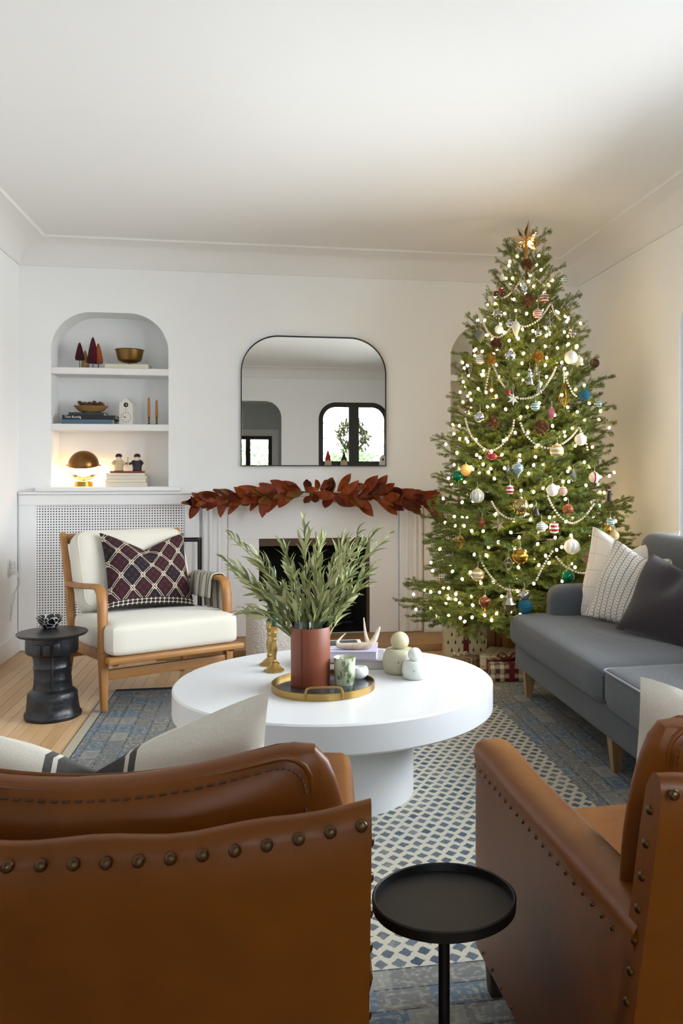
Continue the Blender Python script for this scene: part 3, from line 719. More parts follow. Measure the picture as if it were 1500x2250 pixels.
def leather_chair(label, loc, rz, ccx=0):
    global nail_me
    t = thing('leather_chair', label, 'armchair', (*loc, RG), rz); OFF = T(0, 0, -RG)
    W2 = .378
    def p(n, vf, M=None, m=M_lea, **k): return one(n, vf, m, t, OFF @ (M or Matrix()), **k)
    # reclined back panel with a softly sagging top edge
    n = 24; v = []; f = []
    zb, ztp = .10, .834
    prof = [(-.030, 0), (-.030, .88), (-.026, .965), (-.012, .995), (0, 1.0), (.012, .995), (.026, .965), (.030, .88), (.030, 0)]
    for i in range(n + 1):
        a = 2 * i / n - 1; x = a * W2
        zt = ztp - .036 * (1 - a * a) ** 1.2 + .003 * math.sin(a * 13)
        edge = .86 if abs(a) > .99 else 1
        for d, h in prof:
            z = zb + (zt - zb) * h; yb = -.375 - .115 * ((z - .30) / .5)
            v.append((x, yb + d * edge + .006 * math.sin(a * 5 + 2 * h), z))
    k_ = len(prof)
    for i in range(n):
        for j in range(k_ - 1): f.append((i * k_ + j, i * k_ + j + 1, (i + 1) * k_ + j + 1, (i + 1) * k_ + j))
        f.append((i * k_, (i + 1) * k_, (i + 1) * k_ + k_ - 1, i * k_ + k_ - 1))
    f += [tuple(range(k_)), tuple(range(n * k_ + k_ - 1, n * k_ - 1, -1))]
    bp = p('back_panel', (v, f), angle=60)
    arms = []
    for s in (-1, 1):
        # arm slab with padded top
        vv = []; ff = []; ys = [-.43, -.30, -.15, 0, .15, .30, .385, .405, .412]
        for y in ys:
            e = 1 if y < .39 else (.93 if y < .41 else .86); zt = .600 + (.008 if y > .2 else 0)
            ring_ = [(.378, .12), (.378, .545), (.384, .575), (.378, .592), (.364, .600), (.314, .602), (.300, .594), (.294, .575), (.298, .545), (.298, .12)]
            for x, z in ring_: vv.append((s * (.338 + (x - .338) * e), (-.375 - .115 * ((z - .30) / .5)) if y < -.42 else y, z if z < .2 else z + (zt - .6) - (1 - e) * .06))
        r_ = 10
        for i in range(len(ys) - 1):
            for k in range(r_): ff.append((i * r_ + k, i * r_ + (k + 1) % r_, (i + 1) * r_ + (k + 1) % r_, (i + 1) * r_ + k))
        ff += [tuple(range(r_)), tuple(range(len(vv) - 1, len(vv) - 1 - r_, -1))]
        arms.append(p('arm', (vv, ff), angle=55))
    p('seat_frame', box(-.285, .285, -.38, .36, .12, .27, .01, 2))
    sc = p('seat_cushion', cush(.278, .385, .075, .045, .02, .01, wob=.003, seed=3), T(0, .045, .345))
    MB_ = T(0, -.325, .615) @ RX(R(13))
    MBc = T(ccx, -.322, .632) @ RX(R(9))
    def facey(x, z): return .021 + .056 * (max(0, 1 - (x / .308) ** 2) * max(0, 1 - (z / .235) ** 2)) ** .6
    def sagz(x, z): return -.045 * max(0, 1 - (x / .285) ** 2) ** 1.3 * max(0, (z + .235) / .47) ** 2
    cv_, cf_ = cush(.292, .021, .235, .019, .006, .056, wob=.004, seed=5)
    cv_ = [(q.x, q.y, q.z + sagz(q.x, q.z)) for q in cv_]
    bc_ = p('back_cushion', (cv_, cf_), MBc)
    for yy_ in (-.018, .018):
        lp_ = [(q[0], yy_, q[1] + sagz(q[0], q[1])) for q in dens(rect_loop(-.290, .290, -.233, .233, 0, .05))]
        one('piping', tube(lp_, .0045, 8, True), M_lea, bc_, OFF @ MBc)
        lp2 = [(q[0], math.copysign(facey(q[0], q[1]), yy_), q[1] + sagz(q[0], q[1])) for q in dens(rect_loop(-.282, .282, -.225, .225, 0, .045, 8))]
        dense = []
        for a_, b_ in zip(lp2, lp2[1:] + lp2[:1]):
            L_ = (Vector(b_) - Vector(a_)).length; kk = max(1, int(L_ / .012))
            for q in range(kk): dense.append(Vector(a_).lerp(Vector(b_), q / kk))
        mbs = MB()
        for q in range(0, len(dense) - 1): mbs.add(tube([dense[q], dense[q].lerp(dense[q + 1], .6)], .0022, 4))
        st_ = one('stitching', (mbs.v, mbs.f), M_leap, bc_, OFF @ MBc @ T(0, math.copysign(.002, yy_), 0)); st_['kind'] = 'stuff'
    for x in (-.335, .335):
        for y in (-.34, .37): p('leg', bar((x, y, RG), (x, y, .13), .035, .035, (0, 1, 0), .05, .05), m=M_legw)
    # nailheads
    def nail(pos, nrm, sc_n=1.0):
        global nail_me
        if nail_me is None:
            nail_me = MB().add(lathe([(.0075, 0), (.0072, .0018), (.0055, .0038), (.003, .0048), (0, .0052)], 10)).build('nail', M_nail, t); o = nail_me
        else: o = nail_me.copy(); COL.objects.link(o); o.parent = t
        o.matrix_local = OFF @ Matrix.Translation(pos) @ Vector(nrm).to_track_quat('Z', 'Y').to_matrix().to_4x4() @ SC(sc_n)
    def back_y(z): return -.375 - .115 * ((z - .30) / .5)
    for i in range(20):
        a = -.965 + 1.93 * i / 19; z = ztp - .036 * (1 - a * a) ** 1.2 - .022
        nail((a * W2, back_y(z) - .030 + .006 * math.sin(a * 5 + 2), z), (0, -1, .2), 1.05)
    for s in (-1, 1):
        for i in range(11):
            z = .775 - i * .052; nail((s * W2 * 1.0, back_y(z) + .004, z), (s, -.2, 0))
        for i in range(21):
            y = -.36 + i * .0375; nail((s * .3795, y, .548), (s, 0, 0), .62)
        for i in range(10):
            nail((s * .3795, -.30 + i * .07, .135), (s, 0, 0), .62)
    return t
leather_chair('tan leather armchair with nailhead trim in front of the cream armchair', (-.217, 1.61), R(-3.5), .012)
leather_chair('tan leather armchair with nailhead trim in front of the grey sofa', (.886, 1.64), R(2.5))
def lumbar_mat(ax=0):
    m, b = new_mat('cream_charcoal_stripe_%d' % ax); u, v_, _ = sep(coord('UV')); n = noise(300, 2, coord('Object'))
    w = ((v_ if ax else u) - .5).ab()
    c = cmix(n, hexc('#d8d2c6'), hexc('#c3bcae')); g = cmix(n, hexc('#3d3b39'), hexc('#5b5855'))
    c = cmix(w.lt(.125), c, g); c = cmix((w - .098).ab().lt(.006), c, hexc('#cfc9bf'))
    X.nt.links.new(c, b.inputs['Base Color']); b.inputs['Roughness'].default_value = .95; bump_to(b, n, .3, .001); return m
M_lumb = lumbar_mat()
pillow('pillow', .56, .47, .17, M_lumb, T(-.262, 1.53, .45) @ RZ(R(-3)) @ RX(R(14)) @ RY(R(-1)) @ T(0, 0, .222), 'cream pillow with a wide charcoal stripe on the chair before the cream armchair', .115, 21)
pillow('pillow', .53, .50, .16, lumbar_mat(1), T(.915, 1.57, .43) @ RZ(R(-3)) @ RX(R(19)) @ T(0, 0, .238), 'cream pillow with a wide charcoal stripe on the chair before the grey sofa', .11, 22)

# ================================================================= small tables and pouf
dt = thing('drink_table', 'small round black metal drink table between the leather chairs', 'table', (.32, 1.558, RG))
one('tray_top', lathe([(0, .440), (.124, .440), (.131, .444), (.132, .462), (.129, .464), (.1265, .462), (.125, .449), (0, .448)], 72), M_black, dt, angle=30)
one('stem', lathe([(.0105, .012), (.0105, .44)], 20), M_black, dt); one('base', lathe([(0, 0), (.105, 0), (.105, .008), (.1, .012), (0, .012)], 48), M_black, dt, angle=30)
M_ebony = mat('burnt_black_wood', '#15161a', .38, var=.4, vscale=9, bump=.5, bscale=25, bdist=.006)
stt = thing('side_table', 'black carved wooden drum side table holding a small bowl', 'table', (-1.075, 4.675, 0))
def carved(prof, n=40, amp=.004):
    v, f = lathe(prof, n); v = [Vector(q) for q in v]; g = random.Random(3)
    out = []
    for q in v:
        a = math.atan2(q.y, q.x); k = 1 + amp / .12 * (math.sin(3 * a + 9 * q.z) * .6 + math.sin(7 * a - 30 * q.z) * .4)
        out.append((q.x * k, q.y * k, q.z))
    return out, f
one('pedestal', carved([(0, 0), (.135, 0), (.139, .012), (.136, .022), (.128, .03), (.124, .06), (.121, .10), (.119, .125), (.108, .137), (.094, .148), (.092, .16), (.089, .19), (.091, .197), (.088, .204), (.0905, .25), (.093, .257), (.089, .263), (.090, .30), (.096, .316), (.118, .326), (.124, .335), (.1255, .36), (.126, .412), (0, .412)]), M_ebony, stt)
one('table_top', carved([(0, .410), (.165, .418), (.172, .427), (.168, .432), (.13, .430), (0, .428)], 48, .001), M_ebony, stt)
for a, z in ((-1.9, .36), (-1.55, .36), (-1.2, .365)):
    one('carved_lug', box(-.016, .016, -.006, .012, -.028, .028, .006, 2), M_ebony, stt, RZ(a + PI / 2) @ T(0, -.126, z))
one('carved_rib', box(-.004, .004, -.004, .004, 0, .30, .002, 1), M_ebony, stt, RZ(-1.35 + PI / 2) @ T(0, -.092, .02))
def bowl_mat():
    m, b = new_mat('black_bowl_lines'); v = coord('Object'); vo = X.nt.nodes.new('ShaderNodeTexVoronoi'); vo.feature = 'DISTANCE_TO_EDGE'; vo.inputs['Scale'].default_value = 34
    X.nt.links.new(v, vo.inputs['Vector']); d = X(vo.outputs['Distance']).lt(.035)
    X.nt.links.new(cmix(d, hexc('#0d0d0e'), hexc('#d8d8d4')), b.inputs['Base Color']); b.inputs['Roughness'].default_value = .3; return m
bo = one('bowl', lathe([(0, .004), (.030, 0), (.036, .004), (.056, .032), (.067, .058), (.068, .061), (.064, .061), (.052, .034), (.03, .012), (0, .010)], 40), bowl_mat())
bp_ = PZ(109, 1379, .432); bo.location = (bp_.x, bp_.y, .4315); tag(bo, 'small black bowl with white line pattern on the black side table', 'bowl')
def boucle():
    m, b = new_mat('white_boucle'); v = coord('Object'); n = noise(75, 3, v); vo = X.nt.nodes.new('ShaderNodeTexVoronoi'); vo.inputs['Scale'].default_value = 70; X.nt.links.new(v, vo.inputs['Vector'])
    X.nt.links.new(cmix(n, hexc('#f0eee9'), hexc('#d8d4cc')), b.inputs['Base Color']); b.inputs['Roughness'].default_value = .95; bump_to(b, X(vo.outputs['Distance']) * -1.0 + n, .8, .006); return m
pf_ = thing('pouf', 'white boucle drum stool in front of the fireplace', 'stool', (.045, 5.58, 0))
one('drum', lathe([(0, 0), (.15, 0), (.168, .012), (.174, .05), (.175, .2), (.172, .36), (.160, .402), (.13, .412), (0, .415)], 48), boucle(), pf_)
one('seam', tube([(.171 * math.cos(a), .171 * math.sin(a), .385) for a in [2 * PI * k / 40 for k in range(40)]], .005, 6, True), mat('boucle_seam', '#c9c5bd', .95), pf_)
# fire log holder: thin black frame
lh = thing('log_holder', 'thin black metal log holder frame beside the fireplace', 'rack', (-.52, 6.22, .051))
for a, b in (((-.2, -.1), (-.2, .1)), ((.06, -.1), (.06, .1))):
    one('frame', tube([(a[0], a[1], .0), (a[0], a[1], .73), (b[0], b[1], .73), (b[0], b[1], 0)], .008, 6), M_black, lh)
for z in (.02, .722):
    for y in (-.1, .1): one('bar', tube([(-.2, y, z), (.06, y, z)], .008, 6), M_black, lh)

# ================================================================= mirror
MX0, MX1, MZ0, MZ1, MR = -.185, .877, 1.286, 2.238, .27
mo = rr_outline(MX0, MX1, MZ0, MZ1, MR, 20); mi = rr_outline(MX0 + .007, MX1 - .007, MZ0 + .007, MZ1 - .007, MR - .007, 20)
mr = thing('mirror', 'large black framed mirror with rounded top corners above the mantel', 'mirror', (.346, YB, MZ0)); D = T(-.346, -YB, -MZ0)
one('frame', ring(mo, mi, lambda s, z, d: (s, YB - .026 + d, z), 0, .0255), M_black, mr, D, smooth=False)
M_mirror = mat('mirror_silver', '#f3f2ec', .0, 1)
one('glass', ([(p[0], YB - .012, p[1]) for p in mi], [tuple(range(len(mi)))]), M_mirror, mr, D, smooth=False)
# ================================================================= things on the coffee table
def place(o, v): o.location = v; return o
def on_table(u, v, z=TBH): p = PZ(u, v, z); return Vector((p.x, p.y, z))
TT = RG + .429
tray = thing('tray', 'round black stone tray with a brass rim on the coffee table', 'tray', (*on_table(710, 1512, TT).xy, TT)); TR = .192
one('tray_base', lathe([(0, .0), (TR - .003, 0), (TR - .003, .012), (0, .012)], 64), mat('black_marble', '#15171b', .12, var=.3, vscale=8, col2='#3a3d42'), tray, angle=30)
one('rim', lathe([(TR - .004, 0), (TR, .001), (TR, .026), (TR - .002, .027), (TR - .004, .026)], 64, True), M_brass, tray, angle=30)
for s in (-1, 1):
    a0 = TH * 0 - .18; w = .065
    yb = -math.sqrt(TR * TR - w * w) * 1
    one('handle', tube([(-w, yb + .002, .006), (-w, yb - .004, .03), (-w + .006, yb - .010, .046), (-w + .018, yb - .012, .050), (w - .018, yb - .012, .050), (w - .006, yb - .010, .046), (w, yb - .004, .03), (w, yb + .002, .006)], .0048, 8), M_brass, tray, RZ((0 if s < 0 else PI) - .05))
TZ = TT + .012
M_vlea = mat('brown_vase_leather', '#7c3d22', .5, var=.3, vscale=5, bump=.12, bscale=150)
vp = on_table(682, 1502, TZ)
vase = thing('vase', 'brown leather wrapped glass cylinder vase on the tray', 'vase', vp)
one('leather_sleeve', lathe([(0, 0), (.0715, 0), (.0735, .006), (.0735, .213), (.0715, .216), (.070, .213), (.070, .01), (0, .008)], 48), M_vlea, vase, angle=35)
M_vglass = glass_mat('vase_glass', '#e9f0ee')
one('glass_rim', lathe([(.0675, .01), (.0675, .243), (.069, .2445), (.0695, .243), (.0695, .01)], 40, True), M_vglass, vase, angle=35)
one('sleeve_seam', box(-.0015, .0015, -.0755, -.0725, .004, .213), mat('seam_brown', '#4c2415', .6), vase, RZ(-.5))
# olive stems
M_leaf = [mat('olive_leaf_a', '#979d5e', .55, var=.35, vscale=30), mat('olive_leaf_b', '#b9ba86', .6, var=.3, vscale=30), mat('olive_leaf_c', '#6f7a4c', .5, var=.3, vscale=30)]
M_stem = mat('olive_stem', '#7b7a4e', .7)
def leaf_mesh(L, w, curl, n=6):
    v = []; f = []
    for i in range(n + 1):
        s = i / n; ww = w * math.sin(PI * min(1, s * .93 + .05)) ** .8; z = curl * math.sin(s * 2.4) * L - curl * .6 * s * L
        v += [(s * L, -ww / 2, z + ww * .22), (s * L, 0, z), (s * L, ww / 2, z + ww * .22)]
    for i in range(n):
        for k in (0, 1): f.append((i * 3 + k, i * 3 + k + 1, i * 3 + k + 4, i * 3 + k + 3))
    return v, f
leafs = []
for i in range(3):
    me = bpy.data.meshes.new('leaf'); v, f = leaf_mesh(.092, .0140, .14 + .12 * i); me.from_pydata(v, [], f); me.shade_smooth(); me.materials.append(M_leaf[i]); leafs.append(me)
tips = [(508, 1182, -.05), (500, 1236, .06), (516, 1262, -.08), (556, 1300, -.1), (560, 1225, .05), (625, 1205, .08), (640, 1262, -.1), (668, 1152, .02), (694, 1226, -.07), (702, 1190, .1), (757, 1182, .04), (772, 1258, -.1), (790, 1178, -.04), (824, 1172, .08), (852, 1182, -.02), (818, 1248, .05), (534, 1348, -.04), (735, 1240, -.12), (600, 1285, -.12), (800, 1290, -.06)]
depth0 = vp.x * _S + vp.y * _C
for n, (u, v_, dd) in enumerate(tips):
    if u < 610: dd = abs(dd) + .02
    d = ray(u, v_); tip = Vector((0, 0, CH)) + d * (depth0 + dd)
    ang = rnd.uniform(0, 6.28); base = Vector((vp.x + .025 * math.cos(ang), vp.y + .025 * math.sin(ang), TZ + .03))
    st = thing('olive_stem', 'slender grey green olive stem standing in the brown vase', 'branch', base, 0, 'olive stems in the brown vase')
    tl = tip - base; rimp = Vector((tl.x * .12 + .045 * tl.x / max(.05, Vector((tl.x, tl.y)).length) * .8, tl.y * .12, .20))
    P = []
    for k in range(13):
        s = k / 12; a = (1 - s) ** 2 * Vector((0, 0, 0)) + 2 * s * (1 - s) * Vector((rimp.x, rimp.y, max(.25, tl.z * .62))) + s * s * tl; P.append(a)
    one('stem', tube(P, [.0028 - .0016 * k / 12 for k in range(13)], 6), M_stem, st)
    NL_ = 34 if tl.length > .35 else 24
    for k in range(NL_):
        s = .28 + .72 * (k + .5) / NL_; i = min(11, int(s * 12)); p = P[i].lerp(P[i + 1], s * 12 - i); t = (P[i + 1] - P[i]).normalized()
        sd = t.orthogonal().normalized(); sd = Matrix.Rotation(k * 2.4 + n, 3, t) @ sd
        dirn = (t * (1.5 if s < .93 else 2.6) + sd * rnd.uniform(.5, .95) + Vector((0, 0, .1))).normalized()
        lo = bpy.data.objects.new('leaf', leafs[rnd.choice((0, 0, 1, 1, 2))]); COL.objects.link(lo); lo.parent = st
        q = dirn.to_track_quat('X', 'Z'); scl = rnd.uniform(.7, 1.15) * (1 - .35 * max(0, s - .75) / .25)
        lo.matrix_local = Matrix.Translation(p) @ q.to_matrix().to_4x4() @ RX(rnd.uniform(-1.2, 1.2)) @ SC(scl, scl, scl)
# candle glass
def gcand_mat():
    m, b = new_mat('mercury_glass'); n = noise(38, 3, coord('Object', (1, 1, .6))); b.inputs['Roughness'].default_value = .15
    X.nt.links.new(cmix((n - .52) * 9.0, hexc('#c9d0b4'), hexc('#5a6b35')), b.inputs['Base Color']); b.inputs['Transmission Weight'].default_value = .25; b.inputs['Coat Weight'].default_value = .6; return m
cg = thing('candle_glass', 'pale green pine print candle glass beside the brown vase', 'candle', on_table(757, 1503, TZ))
one('glass', lathe([(0, 0), (.034, 0), (.038, .006), (.041, .10), (.0405, .102), (.039, .10), (.036, .012), (0, .010)], 40), gcand_mat(), cg)
one('wax', lathe([(0, .012), (.0355, .012), (.037, .062), (0, .06)], 30), mat('wax', '#e4e4cf', .5), cg)
for k in range(9):
    a = -1.9 + .08 * math.sin(k * 2.1) + k * .05
    one('pine_print', tube([(.0405 * math.cos(a), .0405 * math.sin(a), .03 + k * .006), (.0412 * math.cos(a + (.22 if k % 2 else -.22)), .0412 * math.sin(a + (.22 if k % 2 else -.22)), .042 + k * .006)], .0012, 4), mat('pine_green', '#3f5626', .6), cg)
wd = one('ceramic_dish', lathe([(0, .0), (.022, 0), (.033, .012), (.034, .03), (.028, .042), (.02, .044), (.026, .03), (.018, .01), (0, .008)], 30), mat('white_glaze', '#e9e9ec', .2), None); tag(wd, 'tiny white glazed dish behind the candle glass', 'dish'); place(wd, on_table(790, 1489, TZ))
# jars
M_stone1 = mat('speckled_stoneware', '#b9b39b', .5, var=.2, vscale=60); M_stone2 = mat('pale_stoneware', '#cfd2cb', .4, var=.12, vscale=60)
def jar(label, p, s, m, mball, rb):
    t = thing('lidded_jar', label, 'jar', p)
    one('pot', lathe([(0, 0), (.052 * s, 0), (.060 * s, .006 * s), (.068 * s, .035 * s), (.0685 * s, .05 * s), (.064 * s, .075 * s), (.055 * s, .092 * s), (.053 * s, .093 * s), (.051 * s, .09 * s), (0, .088 * s)], 40), m, t)
    one('lid', lathe([(0, .086 * s), (.049 * s, .086 * s), (.050 * s, .093 * s), (.03 * s, .094 * s), (0, .092 * s)], 36), m, t)
    one('ball_knob', sphere(rb, 28, 18), mball, t, T(0, 0, .090 * s + rb * .93))
    one('maker_dot', sphere(.0028 * s, 8, 6), mat('jar_dot', '#3a352c', .5), t, T(-.015 * s, -.066 * s, .052 * s))
jar('larger speckled stoneware jar with a ball lid', on_table(878, 1477, TT), 1.02, M_stone1, mat('sand_ball', '#c3b896', .6, var=.15, vscale=60), .037)
jar('smaller pale glazed jar with a white ball lid', on_table(911, 1490, TT), .74, M_stone2, mat('white_ball', '#d8d5d2', .5), .0275)
# books and antler on the table
def book(name, label, w, d, h, cover, page='#d9d5cc', loc=(0, 0, 0), rz=0, group=None, cat='book', spine_front=True, text=None, hard=True):
    t = thing(name, label, cat, loc, rz, group); c = mat('cover_' + cover, cover, .45); e = .003 if hard else .001; pg = mat('page_' + page, page, .9)
    one('cover', box(-w / 2, w / 2, -d / 2, d / 2, 0, e, .0008, 1), c, t); one('cover', box(-w / 2, w / 2, -d / 2, d / 2, h - e, h, .0008, 1), c, t)
    if spine_front: one('spine', box(-w / 2, w / 2, -d / 2, -d / 2 + .004, 0, h, .001, 1), c, t)
    else: one('spine', box(-w / 2, -w / 2 + .004, -d / 2, d / 2, 0, h, .001, 1), c, t)
    one('pages', box(-w / 2 + (.004 if not spine_front else .004), w / 2 - .004, -d / 2 + .004, d / 2 - .004, e, h - e), pg, t, smooth=False)
    return t
bk = on_table(768, 1459, TT); zb_ = TT; TA = -TH * .6
book('book', 'large grey coffee table book at the bottom of the stack by the jars', .29, .22, .036, '#8f8d92', '#b9b5b2', (bk.x, bk.y, zb_), TA, spine_front=False)
book('book', 'lavender coffee table book lying on the large grey book', .26, .20, .034, '#b3adc4', '#c3bfd2', (bk.x - .012, bk.y + .01, zb_ + .0365), TA - .04, spine_front=False)
mg = book('magazine', 'black and white magazine lying on the lavender book', .20, .16, .008, '#e6e6e8', '#e0e0e0', (bk.x - .045, bk.y + .04, zb_ + .071), TA + .1, cat='magazine', hard=False)
one('cover_photo', box(-.085, .085, -.045, .07, .0081, .0086), mat('magazine_black', '#191a1c', .35, var=.5, vscale=40, col2='#4a4a48'), mg, smooth=False)
M_ant = mat('antler_bone', '#dccfbd', .55, var=.3, vscale=12, col2='#a88f78')
an = thing('antler', 'pale forked antler lying on the book stack', 'antler', (bk.x + .0, bk.y - .035, zb_ + .0715)); an.rotation_euler = (0, 0, -.1)
def curve_pts(ps, k=6):
    out = []; ps = [Vector(p) for p in ps]
    for i in range(len(ps) - 1):
        p0, p1, p2, p3 = ps[max(0, i - 1)], ps[i], ps[i + 1], ps[min(len(ps) - 1, i + 2)]
        for j in range(k):
            t = j / k; out.append(.5 * ((2 * p1) + (-p0 + p2) * t + (2 * p0 - 5 * p1 + 4 * p2 - p3) * t * t + (-p0 + 3 * p1 - 3 * p2 + p3) * t ** 3))
    return out + [ps[-1]]
def taper(ps, r0, r1): n = len(ps); return [r0 + (r1 - r0) * (i / (n - 1)) ** .8 for i in range(n)]
bm_ = curve_pts([(-.055, 0, .016), (-.02, -.012, .013), (.03, -.015, .012), (.075, -.01, .016), (.10, 0, .04), (.122, .005, .088)]); one('beam', tube(bm_, [.008 + .008 * math.sin(PI * min(1, i / len(bm_) * 1.1)) if i < len(bm_) * .75 else .0135 - .0115 * (i / len(bm_) - .75) / .25 for i in range(len(bm_))], 10), M_ant, an)
t1 = curve_pts([(.075, -.01, .018), (.062, .01, .06), (.055, .02, .125)]); one('tine', tube(t1, taper(t1, .012, .002), 8), M_ant, an)
t2 = curve_pts([(-.05, 0, .016), (-.052, .012, .03), (-.02, .02, .062)]); one('tine', tube(t2, taper(t2, .011, .002), 8), M_ant, an)
# brass candlesticks with green tapers
M_taper = mat('green_taper', '#0f4a37', .35)
def candlestick(name, label, p, h, hc, m, mc, rc=.0105, group=None, oct_=True):
    t = thing(name, label, 'candlestick', p, 0, group); s = h / .18
    prof = [(0, 0), (.040, 0), (.041, .006), (.036, .010), (.030, .013), (.024, .020), (.014, .028), (.010, .034), (.013, .040), (.009, .047), (.0085, .060), (.012, .078), (.0135, .090), (.010, .104), (.008, .118), (.011, .126), (.0085, .134), (.012, .146), (.0165, .152), (.014, .157), (.0135, .176), (.017, .18), (.012, .18), (.0115, .168), (0, .168)]
    one('stick', lathe([(r * s ** .5, z * s) for r, z in prof], 8 if oct_ else 24), m, t, angle=25 if oct_ else 40)
    c = one('taper_candle', lathe([(rc * .95, 0), (rc, .01), (rc * .8, hc - .012), (rc * .4, hc - .002), (0, hc)], 16), mc, t, T(0, 0, .168 * s))
    one('wick', tube([(0, 0, .168 * s + hc - .002), (.001, 0, .168 * s + hc + .008)], .0009, 5), mat('wick', '#d9d4c9', .9), c)
candlestick('candlestick', 'brass candlestick with a dark green taper beside the brown vase', on_table(602, 1475, TT), .185, .245, M_brass, M_taper)
candlestick('candlestick', 'second brass candlestick hidden behind the green taper by the vase', on_table(592, 1461, TT), .185, .235, M_brass, M_taper)

# ================================================================= left niche
def niche(u, v_, y, z): p = PY(u, v_, y); return Vector((p.x, y, z))
S1, S2, S0 = 1.98, 1.583, 1.139
M_trunk = mat('wire_trunk', '#6b5a48', .6)
def brush_tree(label, u, h, r, z0, col, y):
    t = thing('bottle_brush_tree', label, 'figurine', niche(u, 800, y, S1)); m = mat('sisal_' + col, col, .95, bump=.8, bscale=180, bdist=.004, var=.3, vscale=80)
    prof = [(0, z0)]; n = 14
    for k in range(n + 1):
        s = k / n; rr_ = 1.25 * r * (1 - s) ** .65 * (1 if s > .1 else .8 + 2 * s) + .001
        prof += [(rr_ * 1.06, z0 + (h - z0) * s), (rr_ * .9, z0 + (h - z0) * (s + .5 / n))]
    prof.append((0, h + .004)); one('bristles', lathe(prof, 18), m, t)
    one('trunk', lathe([(.003, .0), (.003, z0 + .004)], 8), M_trunk, t); one('base', lathe([(0, 0), (.013, 0), (.011, .007), (0, .008)], 14), mat('tree_base_white', '#cfc7ba', .8), t)
brush_tree('short burgundy bottle brush tree at the end of the top shelf', 175, .188, .027, .062, '#4a1620', 6.52)
brush_tree('small beige bottle brush tree between the burgundy ones', 187, .135, .024, .012, '#b49660', 6.55)
brush_tree('tallest burgundy bottle brush tree on the top shelf', 204, .228, .034, .042, '#551421', 6.52)
brush_tree('rust orange bottle brush tree next to the tallest one', 216, .186, .028, .042, '#a5562a', 6.53)
p = niche(283, 800, 6.535, S1)
book('book', 'cream cloth book under the brass bowl on the top shelf', .30, .19, .032, '#d3cdb9', '#cfc8b4', (p.x, p.y, S1), -.02)
bb_ = thing('brass_bowl', 'footed hammered brass bowl on a cream book', 'bowl', (p.x + .006, p.y, S1 + .0325))
one('bowl', lathe([(0, .020), (.05, .022), (.078, .034), (.086, .05), (.098, .108), (.103, .113), (.098, .112), (.082, .055), (.06, .036), (0, .030)], 24), M_oldbrass, bb_, angle=30); one('foot', lathe([(0, 0), (.028, 0), (.022, .006), (.012, .012), (.012, .022), (0, .022)], 20), M_oldbrass, bb_)
p = niche(197, 925, 6.52, S2)
b1 = book('book', 'slate blue book at the bottom of the stack on the middle shelf', .345, .22, .034, '#4d6378', '#c9c3b8', (p.x - .0, p.y + .02, S2), .0)
b2 = book('book', 'black book with white lettering under the wooden bowl', .355, .23, .026, '#17191c', '#c9c3b8', (p.x + .01, p.y + .02, S2 + .0345), .02)
def text_on(parent, s, size, x, y, z, m, rot=(R(90), 0, 0)):
    cu = bpy.data.curves.new('lettering', 'FONT'); cu.body = s; cu.size = size; cu.extrude = .0002
    o = bpy.data.objects.new('lettering', cu); dg = bpy.context.evaluated_depsgraph_get(); COL.objects.link(o); bpy.context.view_layer.update()
    me = bpy.data.meshes.new_from_object(o.evaluated_get(bpy.context.evaluated_depsgraph_get())); bpy.data.objects.remove(o); me.materials.clear(); me.materials.append(m)
    l = link('lettering', me, parent); l.location = (x, y, z); l.rotation_euler = rot; return l
text_on(b2, 'Tom Kundig', .022, -.162, -.1156, .006, mat('white_print', '#e6e6e4', .5))
book('book', 'small green and white booklet directly under the wooden bowl', .24, .16, .022, '#2f3a34', '#cfc9bf', (p.x - .01, p.y + .02, S2 + .061), -.03)
wbw = thing('wooden_bowl', 'long wooden dough bowl of dried pinecones on the book stack', 'bowl', (p.x + .008, p.y + .01, S2 + .0835)); M_bw = wood('bowl_wood', '#a58052', '#7d5a33', 0, 6)
one('bowl', ([(q[0] * 1.0, q[1] * .55, q[2]) for q in lathe([(0, 0), (.055, 0), (.09, .018), (.118, .046), (.122, .05), (.114, .047), (.085, .022), (.05, .010), (0, .009)], 36)[0]], lathe([(0, 0), (.055, 0), (.09, .018), (.118, .046), (.122, .05), (.114, .047), (.085, .022), (.05, .010), (0, .009)], 36)[1]), M_bw, wbw)
def cone_mesh(L, r, n=9, k=8):
    mb = MB(); mb.add(sphere(r * .6, 10, 8, 1, 1, L / r * .8))
    for i in range(n):
        s = (i + .5) / n; z = (s - .5) * L; rr_ = r * math.sin(PI * (.12 + .82 * s)) ** .7
        for j in range(k):
            a = 2 * PI * (j + .5 * (i % 2)) / k
            mb.add(([(0, -.3 * r, 0), (rr_ * 1.0, 0, .35 * r), (0, .3 * r, 0), (rr_ * .5, 0, -.22 * r)], [(0, 1, 3), (1, 2, 3), (0, 2, 1)]), T(0, 0, z) @ RZ(a))
    return mb.v, mb.f
M_pc = mat('dry_pinecone', '#6b4c30', .8, var=.4, vscale=60)
for k in range(7):
    c = one('pinecone', cone_mesh(.05, .021, 7, 7), M_pc); c.matrix_world = T(p.x - .062 + k * .0235, p.y + .01 + rnd.uniform(-.012, .012), S2 + .0835 + .058 + rnd.uniform(-.006, .012)) @ Euler((rnd.uniform(0, 6), rnd.uniform(0, 6), 0)).to_matrix().to_4x4()
    tag(c, 'small brown dried pinecone in the wooden dough bowl', 'pinecone', 'pinecones in the dough bowl')
